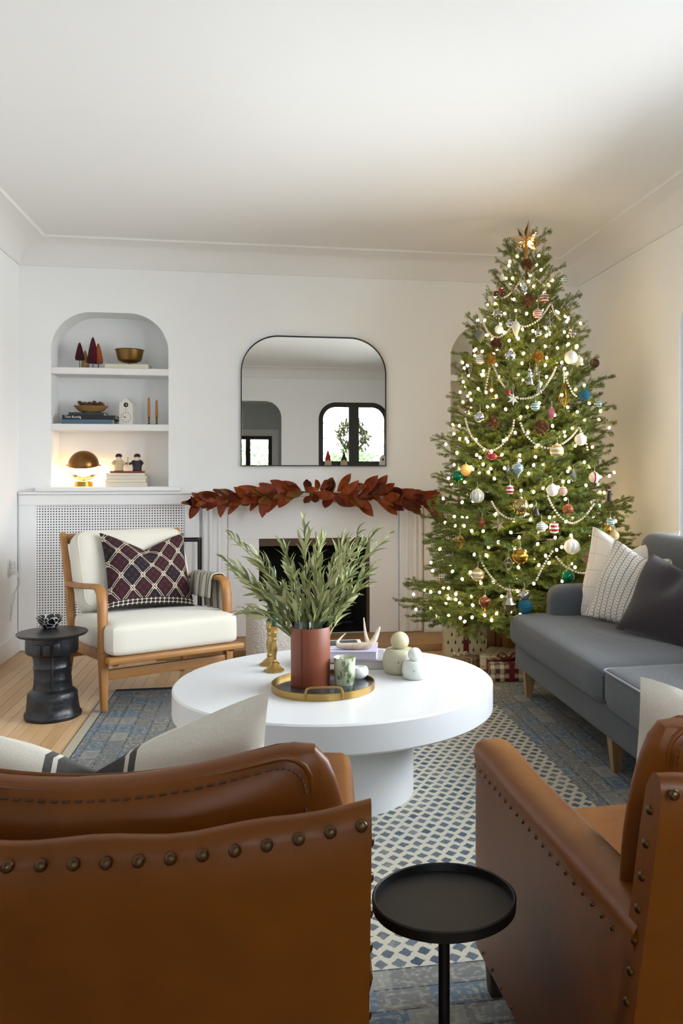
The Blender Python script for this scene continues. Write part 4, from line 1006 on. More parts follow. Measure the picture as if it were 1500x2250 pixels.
# cuckoo clock
p = niche(280, 925, 6.51, S2); ck = thing('cuckoo_clock', 'white house shaped cuckoo clock on the middle shelf', 'clock', (p.x, p.y, S2), -.12)
M_ckw = mat('clock_white', '#d8d2c8', .6); cw, chh = .047, .148
one('case', extr([(-cw, 0), (cw, 0), (cw, chh), (0, .192), (-cw, chh)], 0, .085), M_ckw, ck, T(0, -.04, 0), smooth=False)
M_ink = mat('black_ink', '#121212', .6)
for z, r, n_ in ((.140, .0165, 'cuckoo_hole'), (.050, .0022, 'pivot')): one(n_, lathe([(0, 0), (r, 0), (r, .001), (0, .001)], 24), M_ink, ck, T(0, -.0401, z) @ RX(R(90)))
one('bird', sphere(.006, 10, 8, .7, .7, 1), M_ckw, ck, T(.003, -.0445, .140))
for k in range(12):
    a = k * PI / 6; one('hour_mark', box(-.0022, .0022, -.0006, .0, -.0034, .0034), M_ink, ck, T(.034 * math.sin(a), -.0402, .052 + .034 * math.cos(a)), smooth=False)
for k in range(3): one('vent_dot', box(-.0013, .0013, -.0006, 0, -.0025, .0025), M_ink, ck, T(0, -.0402, .098 + k * .009), smooth=False)
one('hand', box(-.0012, .0012, -.0016, -.0006, 0, .026), M_ink, ck, T(0, -.0402, .051) @ RY(R(-72)), smooth=False); one('hand', box(-.0016, .0016, -.0016, -.0006, 0, .016), M_ink, ck, T(0, -.0402, .051) @ RY(R(-95)), smooth=False)
M_ochre = mat('ochre_taper', '#a8743f', .5)
candlestick('candlestick', 'small brass candlestick with the taller ochre taper next to the clock', niche(327, 925, 6.52, S2), .062, .142, M_oldbrass, M_ochre, .0105, oct_=False)
candlestick('candlestick', 'small brass candlestick with the shorter ochre taper on the middle shelf', niche(344, 925, 6.53, S2), .062, .125, M_oldbrass, M_ochre, .0105, oct_=False)
# lamp
p = niche(184, 1060, 6.53, S0); lampt = thing('table_lamp', 'glowing brass dome table lamp in the lower niche', 'lamp', p); LZ = .152; LR = .105
one('base', lathe([(0, 0), (.062, 0), (.064, .003), (.060, .035), (.05, .040), (0, .040)], 36), M_brass, lampt, angle=30)
one('stem', lathe([(.006, .038), (.006, .05)], 12), M_brass, lampt)
one('ring', tube([((LR + .002) * math.cos(a), 0, LZ + (LR + .002) * math.sin(a)) for a in [PI + PI * k / 28 for k in range(29)]], .003, 8), M_brass, lampt)
dome = [(LR * math.cos(a), LR * math.sin(a)) for a in [PI / 2 * k / 14 for k in range(15)]]
sh = one('dome_shade', lathe([(r, z) for r, z in dome] + [(max(0, r - .002), max(.0, z - .002)) for r, z in dome[::-1]], 40), mat('dome_bronze', '#7d5b33', .3, 1), lampt, T(0, 0, LZ) @ RX(R(14)))
for s in (-1, 1): one('pivot_knob', lathe([(.005, 0), (.005, .012), (0, .014)], 12), M_brass, lampt, T(s * (LR + .001), 0, LZ) @ RY(s * R(90)))
one('diffuser', lathe([(0, -.028), (.05, -.026), (.085, -.014), (.096, -.003), (0, -.002)], 32), mat('lamp_glow', '#ffdba4', .5, emit=13), lampt, T(0, 0, LZ) @ RX(R(14)))
one('reflector_bowl', lathe([(LR * .98 * math.cos(a), -LR * .98 * math.sin(a)) for a in [PI / 2 * (.45 + .55 * k / 10) for k in range(11)]], 36), glass_mat('lamp_glass', '#fff1d0'), lampt, T(0, 0, LZ))
cord = curve_pts([(p.x - .05, p.y + .04, S0 + .004), (-1.50, 6.42, S0 + .005), (-1.60, 6.385, 1.115), (-1.672, 6.378, 1.110), (-1.684, 6.372, 1.06), (-1.684, 6.375, .80), (-1.682, 6.385, .62), (-1.684, 6.38, .5)])
tag(one('lamp_cord', tube(cord, .0035, 6), mat('white_cord', '#d5d5d6', .5)), 'white cord running from the lamp down the corner', 'cord')
# books + carved figures
p = niche(281, 1066, 6.545, S0)
hs = [.031, .024, .022, .020]; z = S0
for i, h in enumerate(hs):
    book('book', ['cream paperback at the bottom of the stack beside the lamp', 'cream paperback second from the bottom beside the lamp', 'cream paperback third from the bottom beside the lamp', 'cream paperback right under the carved figures'][i], .285 - .006 * i, .19, h - .001, '#dcd3c2', '#d5ccba', (p.x + .002 * (-1) ** i, p.y, z), .01 * (-1) ** i, hard=False); z += h
fg = thing('carved_figures', 'two carved bearded wooden figures on one red base', 'figurine', (p.x - .0, p.y - .01, z)); 
one('base', box(-.118, .118, -.03, .03, 0, .014, .003, 2), mat('red_base', '#7c3a26', .5), fg)
def figure(x, coat, boots, face):
    b = one('body', lathe([(0, .014), (.03, .014), (.034, .02), (.030, .03), (.033, .05), (.036, .066), (.030, .088), (.018, .098), (0, .10)], 20), mat('coat_' + coat, coat, .6), fg, T(x, 0, 0))
    one('boots', lathe([(0, .0135), (.031, .0135), (.033, .02), (.029, .03), (0, .031)], 18), mat('boots', '#3a2018', .5), fg, T(x, 0, .0005))
    one('head', sphere(.019, 16, 12), mat('face_wood', '#c8956c', .6), fg, T(x, -.002, .112)); one('hat', lathe([(0, .112 + .004), (.023, .116), (.024, .12), (.02, .132), (.012, .138), (0, .14)], 16), mat('hat_dark', '#2a2019', .7), fg, T(x, 0, 0))
    one('beard', sphere(.018, 12, 10, .95, .55, 1.5), mat('beard_white', '#d9cfbc', .9), fg, T(x, -.018, .092))
    for s in (-1, 1): one('arm', tube(curve_pts([(x + s * .026, -.004, .086), (x + s * .038, -.016, .070), (x + s * (.03 if s * face < 0 else .052), -.024, .066)]), .009, 8), mat('coat_' + coat, coat, .6), fg)
figure(-.062, '#cdb98f', 0, 1); figure(.066, '#2c2630', 0, -1)
one('staff', tube([(.004, -.03, .05), (.006, -.03, .115)], .0022, 6), M_trunk, fg); one('pipe', tube([(-.012, -.024, .062), (-.002, -.024, .075)], .005, 8), M_trunk, fg)
# ================================================================= right niche
M_amber = mat('amber_glass', '#6a2e12', .15, var=.3, vscale=8, coat=.5)
def amber(label, u, h):
    t = thing('candle_holder', label, 'candlestick', niche(u, 830, 6.54, S1))
    one('column', lathe([(0, 0), (.034, 0), (.036, .006), (.026, .03), (.020, .07), (.022, .14), (.020, h - .03), (.026, h - .018), (.026, h - .006), (.017, h), (.012, h - .01), (0, h - .012)], 24), M_amber, t); one('foot', lathe([(0, 0), (.038, 0), (.038, .005), (0, .006)], 24), M_amber, t)
amber('shorter amber glass candle holder in the niche behind the tree', 1022, .19); amber('taller amber glass candle holder in the niche behind the tree', 1043, .27)
p = niche(1022, 935, 6.58, S2); bx = book('book', 'white book standing upright in the niche behind the tree', .17, .19, .03, '#cfcac2', '#d5d0c6', (p.x, p.y, S2)); bx.rotation_euler = (R(78), 0, 0); bx.location.z = S2 + .094
p = niche(1013, 1062, 6.54, S0); rc = thing('pillar_candle', 'red pillar candle in the bottom of the niche behind the tree', 'candle', p); one('wax', lathe([(0, 0), (.016, 0), (.016, .2), (.012, .203), (0, .2)], 20), mat('red_wax', '#7c1d1c', .5), rc); one('wick', tube([(0, 0, .2), (0, 0, .212)], .001, 5), M_ink, rc)
p = niche(1030, 1062, 6.56, S0); bk_ = thing('wooden_box', 'brown wooden box beside the red pillar candle', 'box', (p.x + .06, p.y + .02, S0)); one('body', box(-.1, .1, -.06, .06, 0, .06, .003, 1), wood('box_wood', '#8a5f35', '#6b4524', 0, 6), bk_); one('lid', box(-.102, .102, -.062, .062, .06, .075, .003, 1), wood('box_wood', '#8a5f35', '#6b4524', 0, 6), bk_)

# ================================================================= magnolia garland on the mantel
M_mag = []
for i, (a, b_) in enumerate((('#8a3a14', '#6b2a10'), ('#9a4a1c', '#7a3412'), ('#6f2c12', '#4f2010'), ('#5a5a2a', '#7a4a1a'))):
    M_mag.append(mat('magnolia_%d' % i, a, .5, vscale=14, col2=b_, spec=.3))
def mag_leaf(L, w, curl, wave, n=8):
    v = []; f = []
    for i in range(n + 1):
        s = i / n; ww = w * math.sin(PI * min(1, (s * .96 + .03))) ** .75; zc = curl * L * (s * s - s * .4)
        for k, c in enumerate((-1, -.5, 0, .5, 1)): v.append((s * L, c * ww / 2, zc + abs(c) * ww * .16 + wave * math.sin(s * 9 + c * 2) * abs(c)))
    for i in range(n):
        for k in range(4): f.append((i * 5 + k, i * 5 + k + 1, i * 5 + k + 6, i * 5 + k + 5))
    return v, f
mags = []
for i in range(8):
    me = bpy.data.meshes.new('leaf'); v, f = mag_leaf(.165 if i % 2 else .14, .062 if i % 3 else .072, (-.5, .2, .45, -.2, .3, -.4, .1, .5)[i], .006); me.from_pydata(v, [], f); me.shade_smooth(); me.materials.append(M_mag[(0, 1, 2, 0, 3, 1, 0, 2)[i]]); mags.append(me)
G0 = PY(425, 1108, 6.27); G1 = PY(955, 1108, 6.27)
gar = thing('leaf_garland', 'rust brown magnolia leaf garland draped along the mantel', 'garland', ((G0.x + G1.x) / 2, 6.27, 1.06))
gx0, gx1 = G0.x - gar.location.x, G1.x - gar.location.x
def gz(s): return -.012 + .045 * math.sin(PI * s) ** 1.0 + .008 * math.sin(s * 17) - .04 * (abs(s - .5) * 2) ** 4
one('vine', tube([(gx0 + (gx1 - gx0) * k / 40, 0, gz(k / 40)) for k in range(41)], .005, 6), mat('vine', '#4b3420', .8), gar)
NG = 108
for k in range(NG):
    s = (k + .5) / NG * .98 + .01; x = gx0 + (gx1 - gx0) * s; side = -1 if s < .5 else 1
    up = rnd.uniform(-1, 1); d = Vector((side * rnd.uniform(.25, 1.1), -rnd.uniform(.1, .7), up * .85 - .12)).normalized()
    if abs(s - .5) < .06: d = Vector((rnd.uniform(-1, 1), -.5, rnd.uniform(-.7, .8))).normalized()
    o = bpy.data.objects.new('leaf', mags[rnd.randrange(8)]); COL.objects.link(o); o.parent = gar
    nrm = Vector((rnd.uniform(-.4, .4), -1, rnd.uniform(-.2, .8))); yv = nrm.cross(d).normalized(); zv = d.cross(yv)
    m3 = Matrix((d, yv, zv)).transposed().to_4x4(); scl = rnd.uniform(.7, 1.2)
    o.matrix_local = Matrix.Translation((x, -.004 - rnd.uniform(0, .03), gz(s) + rnd.uniform(-.03, .022))) @ m3 @ SC(scl)

# ================================================================= gifts under the tree
def tree_print():
    m, b = new_mat('tree_print_paper'); g = X.nt.nodes.new('ShaderNodeTexCoord'); x, y, z = sep(g.outputs['Object'])
    s = (x + y * .97) / .048; t = z / .052; ti = t.fl(); sx = s + ti.mod2() * .5; p_ = sx.fr() - .5; q = t.fr()
    tree = (p_.ab().lt((q.lt(.82)) * (.82 - q) * .30)) * (q.gt(.28)); trunk = (p_.ab().lt(.035)) * (q.gt(.16)) * (q.lt(.3))
    X.nt.links.new(cmix(tree.mx(trunk), hexc('#d8c8a0'), hexc('#26351f')), b.inputs['Base Color']); b.inputs['Roughness'].default_value = .5; return m
M_bur = mat('burgundy_velvet_ribbon', '#651219', .65); M_cord = mat('cream_ribbon', '#d6c3a0', .6)
def bow(parent, z, m, s=1.0, rz=0):
    mb = MB()
    for sg in (-1, 1):
        for dy in (-.25, .3):
            pts = [(0, 0, 0), (.03 * sg, .01, .03), (.062 * sg, .02, .036), (.07 * sg, .02, .018), (.04 * sg, .008, .004), (0, 0, 0)]
            cp = curve_pts(pts, 5); n = len(cp); v = []; f = []
            for q in cp: v += [(q.x, q.y - .013 + dy * .03, q.z), (q.x, q.y + .013 + dy * .03, q.z)]
            for i in range(n - 1): f.append((2 * i, 2 * i + 1, 2 * i + 3, 2 * i + 2))
            mb.add((v, f), RZ(sg * dy))
        tl = curve_pts([(0, 0, .004), (.03 * sg, -.02, .008), (.06 * sg, -.045, .003)], 5); v = []; f = []
        for q in tl: v += [(q.x, q.y - .010, q.z), (q.x, q.y + .010, q.z)]
        for i in range(len(tl) - 1): f.append((2 * i, 2 * i + 1, 2 * i + 3, 2 * i + 2))
        mb.add((v, f))
    mb.add(sphere(.012, 10, 8, 1, 1, .9), T(0, 0, .008))
    o = one('bow', (mb.v, mb.f), m, parent, T(0, 0, z) @ RZ(rz) @ SC(s), angle=60); return o
def gift(label, loc, rz, w, d, h, paper, rib=None, ribw=.03, bow_s=1, bw=True, across=True, lie=0):
    t = thing('gift_box', label, 'gift', loc, rz); one('box', box(-w / 2, w / 2, -d / 2, d / 2, 0, h, .004, 2), paper, t); e = .0015
    if rib:
        one('ribbon', box(-ribw / 2, ribw / 2, -d / 2 - e, d / 2 + e, -.0 + .0005, h + e), rib, t, smooth=False)
        if across: one('ribbon', box(-w / 2 - e, w / 2 + e, -ribw / 2, ribw / 2, .0005, h + e), rib, t, smooth=False)
        if bw: bow(t, h + e, rib, bow_s)
    return t
M_tp = tree_print()
M_pl = plaid_mat('burgundy_plaid_paper', '#d2c09c', '#4f1a1c', '#4f1a1c', 1, .06, 'Object')
def plaid_obj(name, base, dark, mid, cell, wd):
    m, b = new_mat(name); g = X.nt.nodes.new('ShaderNodeTexCoord'); x, y, z = sep(g.outputs['Object'])
    def ln(c, off, w): return ((c / cell + off).fr() - .5).ab().lt(w)
    A = x + .0; B = y + z
    f = (ln(A, 0, wd) + ln(B, 0, wd)) * .5; g2 = (ln(A, .3, wd * .3) + ln(B, .3, wd * .3)) * .5
    c = cmix(f, hexc(base), hexc(dark)); c = cmix(g2, c, hexc(mid))
    X.nt.links.new(c, b.inputs['Base Color']); b.inputs['Roughness'].default_value = .55; return m
M_pl1 = plaid_obj('burgundy_tartan_paper', '#d8c6a2', '#4b1518', '#2e2a1e', .055, .24); M_pl2 = plaid_obj('cream_check_paper', '#d9c8a4', '#8f6a4a', '#5d2a22', .075, .09)
M_kraft = mat('kraft_spot', '#9a6a34', .7, var=.4, vscale=30)
g1 = PZ(1017, 1432, 0); gift('tall gift in tree print paper with a burgundy velvet ribbon', (1.30, 5.66, .0), -.10, .275, .20, .245, M_tp, M_bur, .036, .95, True, False)
gift('brown patterned gift at the back under the tree', (1.66, 5.62, 0), .1, .24, .22, .20, M_kraft, mat('brown_ribbon', '#4c2a16', .7), .02, .7, False)
gift('low cream gift box leaning behind the tree print gift', (1.56, 5.86, 0), .0, .2, .15, .25, mat('ivory_paper', '#cfb67f', .5), M_bur, .03, .7, False, False)
gift('large flat gift in cream checked paper under the tree', (1.53, 5.30, .012), -.5, .36, .26, .095, M_pl2)
gift('burgundy plaid gift with a burgundy velvet bow beside the sofa leg', (1.43, 5.02, .012), -.12, .26, .18, .105, M_pl1, M_bur, .032, 1.0)
gift('small plaid gift with a cream ribbon in front of the tree print gift', (1.22, 5.37, .0), .75, .20, .14, .075, plaid_obj('small_plaid_paper', '#cbb48c', '#6e3a2c', '#3a2a1c', .045, .16), M_cord, .014, .7)

# ================================================================= wall socket, far window things
ad = thing('power_adapter', 'white wall socket with plugged in adapters by the corner', 'socket', (XL, 6.20, .60)); M_wpl = mat('white_plastic', '#dcdcdc', .4)
one('plate', box(0, .006, -.04, .04, -.06, .06, .002, 1), M_wpl, ad); one('plug', box(.006, .045, -.028, .028, -.04, .0, .005, 2), M_wpl, ad); one('plug', box(.006, .035, -.02, .02, .012, .045, .005, 2), M_wpl, ad)
for k in range(3):
    cp = curve_pts([(.035, -.01 + .01 * k, -.02 + .03 * k), (.07, -.02, -.07 - .02 * k), (.05, .03 - .02 * k, -.13), (.02, -.03, -.2 - .06 * k), (.012, -.01 * k, -.35)]); one('cable', tube(cp, .003, 6), M_wpl, ad)
# evergreen wreath outside the casement window
wx, wz = 1.355, 1.80; wr_ = thing('wreath', 'green wreath hanging outside the arched casement window', 'wreath', (wx, YR - .22, wz))
mb = MB(); lv, lf = leaf_mesh(.09, .026, .1, 3)
for k in range(420):
    a = rnd.uniform(0, 2 * PI); b = rnd.uniform(0, 2 * PI); rr_ = .2 + .05 * math.cos(b)
    mb.add((lv, lf), T(rr_ * math.cos(a), .05 * math.sin(b), rr_ * math.sin(a)) @ Euler((rnd.uniform(0, 6), rnd.uniform(0, 6), rnd.uniform(0, 6))).to_matrix().to_4x4())
fo = one('foliage', (mb.v, mb.f), mat('wreath_green', '#5f6a2c', .6, var=.4, vscale=20), wr_); fo['kind'] = 'stuff'
one('hoop', tube([(.2 * math.cos(2 * PI * k / 32), 0, .2 * math.sin(2 * PI * k / 32)) for k in range(32)], .02, 6, True), M_trunk, wr_); one('hanger', tube([(0, 0, .2), (0, .12, .5)], .004, 6), M_trunk, wr_)
# gnomes and bird house on the casement sill
def gnome(label, x, hat, h):
    t = thing('gnome_figure', label, 'figurine', (x, YR + .07, RW[2])); one('body', lathe([(0, 0), (.05, 0), (.056, .02), (.05, .07), (.03, .10), (0, .11)], 20), mat('gnome_wool', '#b9a184', .9), t)
    one('hat', lathe([(.052, .085), (.046, .10), (.02, h - .05), (.004, h), (0, h)], 18), mat('hat_' + hat, hat, .8), t); one('nose', sphere(.013, 10, 8), mat('face_wood', '#c8956c', .6), t, T(0, .052, .085))
gnome('gnome with a pointed red hat on the arched window sill', .94, '#9c1c26', .25); gnome('gnome with a dark plum hat on the arched window sill', 1.19, '#2c1a26', .22)
bh = thing('bird_house', 'tiny white bird house on the arched window sill', 'figurine', (1.80, YR + .07, RW[2])); one('house', extr([(-.05, 0), (.05, 0), (.05, .13), (0, .18), (-.05, .13)], -.04, .04), M_ckw, bh, smooth=False); one('hole', lathe([(0, 0), (.018, 0), (.018, .001), (0, .001)], 20), M_ink, bh, T(0, .0402, .10) @ RX(R(-90)))
# shrubs in the garden
def shrub(label, x, y, h, r):
    t = thing('garden_shrub', label, 'shrub', (x, y, 0)); mb = MB()
    for k in range(1500):
        a = rnd.uniform(0, 6.28); c = rnd.uniform(-1, 1); q = rnd.uniform(.6, 1); s_ = math.sqrt(1 - c * c)
        mb.add((lv, lf), T(r * q * s_ * math.cos(a), r * q * s_ * math.sin(a), h * .55 + h * .45 * q * c) @ Euler((rnd.uniform(0, 6), rnd.uniform(0, 6), rnd.uniform(0, 6))).to_matrix().to_4x4() @ SC(1.5))
    o = one('foliage', (mb.v, mb.f), mat('shrub_green', '#5c7a4a', .7), t); o['kind'] = 'stuff'; one('stem', tube([(0, 0, 0), (0, 0, h * .6)], .03, 6), M_trunk, t)
shrub('leafy green shrub outside the arched casement window', 1.5, -2.6, 1.7, .7); shrub('leafy green shrub outside the far room window', -.5, -6.0, 1.9, .9)
# ================================================================= Christmas tree
TD = 5.55; _td = ray(1157, 1035); TX, TY = _td.x * TD, _td.y * TD
PROF = [(.30, .70), (.40, .74), (.62, .69), (.915, .62), (1.35, .55), (1.79, .475), (2.17, .36), (2.40, .25), (2.58, .15), (2.70, .05)]
def RT(z):
    if z <= PROF[0][0]: return PROF[0][1]
    for (a, ra), (b, rb) in zip(PROF, PROF[1:]):
        if z <= b: return ra + (rb - ra) * (z - a) / (b - a)
    return .03
PHI_C = math.atan2(-TY, -TX)                                   # azimuth of the side turned to the room
def needle_mat():
    m, b = new_mat('fir_needles'); n = noise(7, 3, coord('Object')); oi = X.nt.nodes.new('ShaderNodeObjectInfo')
    X.nt.links.new(cmix(n * .8 + X(oi.outputs['Random']) * .5 - .25, hexc('#727f34'), hexc('#415929')), b.inputs['Base Color']); b.inputs['Roughness'].default_value = .55; b.inputs['Specular IOR Level'].default_value = .3
    return m
M_need = needle_mat(); M_bark = mat('bark', '#4a3826', .9)
def twig(mb, p0, d, L, g, dens=900, nl=.0195):
    """needles around a shoot"""
    d = d.normalized(); s = d.orthogonal().normalized(); u = d.cross(s)
    n = int(L * dens)
    for k in range(n):
        t = (k + .5) / n; a = k * 2.39996 + g.uniform(-.3, .3); rad = s * math.cos(a) + u * math.sin(a)
        if rad.z < -.5 and g.random() < .35: continue
        p = p0 + d * (L * t); l = nl * g.uniform(.75, 1.1) * (1 - .35 * max(0, t - .85) / .15)
        dr = (rad * .85 + d * .62 + Vector((0, 0, .12))).normalized(); w = dr.cross(rad + d * .3)
        w = w.normalized() * .0016 if w.length > 1e-5 else s * .0012
        tip = p + dr * l; mid = p + dr * l * .55
        o = len(mb.v); mb.v += [tuple(p), tuple(mid + w), tuple(tip), tuple(mid - w)]; mb.f.append((o, o + 1, o + 2, o + 3))
def branch_mesh(L, seed):
    g = random.Random(seed); nb = MB(); wb_ = MB()
    def pt(s): return Vector((L * s, .02 * L * math.sin(s * 5 + seed), L * (-.10 * s * (1 - s) * 2 + .03 * s * s)))
    P = [pt(k / 8) for k in range(9)]
    wb_.add(tube(P, [.006 * (L + .3) * (1 - .8 * k / 8) for k in range(9)], 5))
    for k in range(8):
        if k >= (2 if L > .3 else 0): twig(nb, P[k], P[k + 1] - P[k], (P[k + 1] - P[k]).length, g, 800)
    nt_ = max(4, int(L / .048)); 
    for k in range(nt_):
        s = .22 + .74 * (k + .5) / nt_; p = pt(s); sg = 1 if k % 2 else -1
        tl = (.05 + .30 * L * (1 - s) + .04) * g.uniform(.8, 1.15)
        d = Vector((.95, sg * g.uniform(.65, 1.0), g.uniform(-.22, .30))).normalized()
        twig(nb, p, d, tl, g, 800); wb_.add(tube([p, p + d * tl], .0016, 4))
        for q in range(int(tl / .05)):
            s2 = .3 + .6 * (q + .5) / max(1, int(tl / .05)); p2 = p + d * tl * s2; sg2 = 1 if q % 2 else -1
            d2 = (d + Vector((-d.y, d.x, 0)) * sg2 * .9 + Vector((0, 0, g.uniform(-.2, .3)))).normalized(); twig(nb, p2, d2, tl * .42 * (1.2 - s2 * .4), g, 800)
    me = bpy.data.meshes.new('branch'); me.from_pydata(nb.v + wb_.v, [], nb.f + [tuple(i + len(nb.v) for i in f) for f in wb_.f])
    me.materials.append(M_need); me.materials.append(M_bark)
    nf = len(nb.f)
    mi_ = [0] * nf + [1] * len(wb_.f); me.polygons.foreach_set('material_index', mi_); me.update(); return me
LENS = [.14, .22, .30, .40, .50, .60, .72]
BM = {L: [branch_mesh(L, int(L * 100) + k) for k in range(2)] for L in LENS}
tree = thing('christmas_tree', 'tall decorated Christmas tree glowing in the corner by the sofa', 'tree', (TX, TY, 0))
one('trunk', tube([(0, 0, .04), (0, 0, 1.2), (0, 0, 2.60)], [.045, .032, .008], 12), M_bark, tree)
one('stand', lathe([(0, 0), (.2, 0), (.2, .015), (.06, .03), (.055, .09), (0, .09)], 28), M_black, tree)
def blocked(p):
    if p.x > 1.36 and p.y < 4.80 and p.z < .66: return True
    if p.x > XR - .02 or p.y > YB - .03: return True
    if p.z < .26 and not p.z > .3: return True
    return False
NBR = 292; k = 0; zs = []
tot = 0; tab = []
z = .34
while z < 2.62: tot += RT(z) ** .9 + .10; tab.append((z, tot)); z += .004
def zpick(q):
    for zz, c in tab:
        if c >= q * tot: return zz
    return 2.62
for i in range(NBR):
    zt = zpick((i + .5) / NBR); 
    a = i * 2.39996; phi = PHI_C + (a % (2 * PI)) ; rel = (a % (2 * PI)); rel = rel - 2 * PI if rel > PI else rel
    rel = rel - .38 * math.sin(rel); phi = PHI_C + rel
    e = R(2 + 46 * max(0, (zt - .9) / 1.7) ** 1.2 + rnd.uniform(-8, 8)); 
    if zt < .6: e = R(rnd.uniform(-8, 8))
    rr_ = RT(zt) * rnd.uniform(.80, 1.10) * (1 if zt > .55 or math.cos(phi) < .3 else .9); L = rr_ / math.cos(e)
    for _ in range(8):
        tip = Vector((TX + L * math.cos(e) * math.cos(phi), TY + L * math.cos(e) * math.sin(phi), zt))
        if blocked(tip): L *= .88
        else: break
    za = zt - L * math.sin(e); base = min(LENS, key=lambda q: abs(q - L)); sc_b = L / base
    o = bpy.data.objects.new('branch', rnd.choice(BM[base])); COL.objects.link(o); o.parent = tree
    o.matrix_local = T(0, 0, za) @ RZ(phi) @ RY(-e) @ RX(rnd.uniform(-.5, .5)) @ SC(sc_b, min(sc_b, 1.1), min(sc_b, 1.1))
# leader shoots at the very top
for j in range(6):
    o = bpy.data.objects.new('branch', BM[.14][j % 2]); COL.objects.link(o); o.parent = tree
    o.matrix_local = T(0, 0, 2.50 + .02 * j) @ RZ(j * 1.05) @ RY(-R(38 + 7 * (j % 3))) @ SC(1.1)
# inner foliage close to the trunk
mb = MB()
for j in range(46):
    zt = .4 + 1.95 * (j + .5) / 46; L = RT(zt) * .55; Lb = min(LENS, key=lambda q: abs(q - L)); src = BM[Lb][j % 2]
    M_ = T(0, 0, zt - .02) @ RZ(j * 2.4 + .7) @ RY(-R(12)) @ SC(L / Lb)
    mb.add(([v_.co for v_ in src.vertices][::1], [tuple(p_.vertices) for p_ in src.polygons if len(p_.vertices) == 4 and p_.index % 2 == 0]), M_)
me = bpy.data.meshes.new('inner_foliage'); me.from_pydata(mb.v, [], mb.f); me.materials.append(M_need); inf = link('inner_foliage', me, tree); inf['kind'] = 'stuff'

def tree_hit(u, v_, k=.93):
    d = ray(u, v_); o = Vector((0, 0, CH)); t = 4.4
    while t < 6.4:
        p = o + d * t
        if math.hypot(p.x - TX, p.y - TY) <= k * RT(p.z): return p
        t += .01
    # a direction that misses: the closest approach to the trunk axis
    t = (TX * d.x + TY * d.y) / (d.x ** 2 + d.y ** 2); return o + d * t
# ---------------------------------------------------------------- string of lights
M_bulb = mat('warm_bulb', '#ffd89c', .4, emit=25); M_wire = mat('green_wire', '#1f2d18', .6)
sl = thing('string_lights', 'warm white fairy lights wound around the Christmas tree', 'lights', (TX, TY, 0))
wp = [];
for j in range(520):
    s = j / 519; z = .40 + 2.12 * s; a = s * 2 * PI * 13; r_ = RT(z) * .72; wp.append((r_ * math.cos(a), r_ * math.sin(a), z + .02 * math.sin(j * .9)))
one('wire', tube(wp, .0016, 4), M_wire, sl)
bv = [(q[0], q[1], q[2]) for q in sphere(.0084, 8, 6, 1, 1, 1.2)[0]]; bf = sphere(.0084, 8, 6, 1, 1, 1.2)[1]
bme = bpy.data.meshes.new('bulb'); bme.from_pydata(bv, [], bf); bme.shade_smooth(); bme.materials.append(M_bulb)
pts_b = []; tries = 0
while len(pts_b) < 300 and tries < 20000:
    tries += 1; z = zpick(rnd.random()); z = max(.36, min(2.6, z + rnd.uniform(-.02, .02))); rel = math.asin(rnd.uniform(-1, 1)) * 1.12; phi = PHI_C + rel; r_ = RT(z) * rnd.uniform(.74, 1.0)
    p = Vector((r_ * math.cos(phi), r_ * math.sin(phi), z)); w = p + Vector((TX, TY, 0))
    if blocked(w): continue
    if any((p - q).length < .052 for q in pts_b): continue
    pts_b.append(p); o = bpy.data.objects.new('bulb', bme); COL.objects.link(o); o.parent = sl; o.location = p; o.rotation_euler = (rnd.uniform(-.8, .8), rnd.uniform(-.8, .8), 0)
mb = MB()
for j in range(90):
    z = zpick(rnd.random()); phi = PHI_C + PI + rnd.uniform(-1.2, 1.2); r_ = RT(z) * rnd.uniform(.75, .98); p = Vector((r_ * math.cos(phi), r_ * math.sin(phi), z))
    if blocked(p + Vector((TX, TY, 0))): continue
    mb.add((bv, bf), T(*p))
o = mb.build('rear_bulbs', M_bulb, sl); o['kind'] = 'stuff'
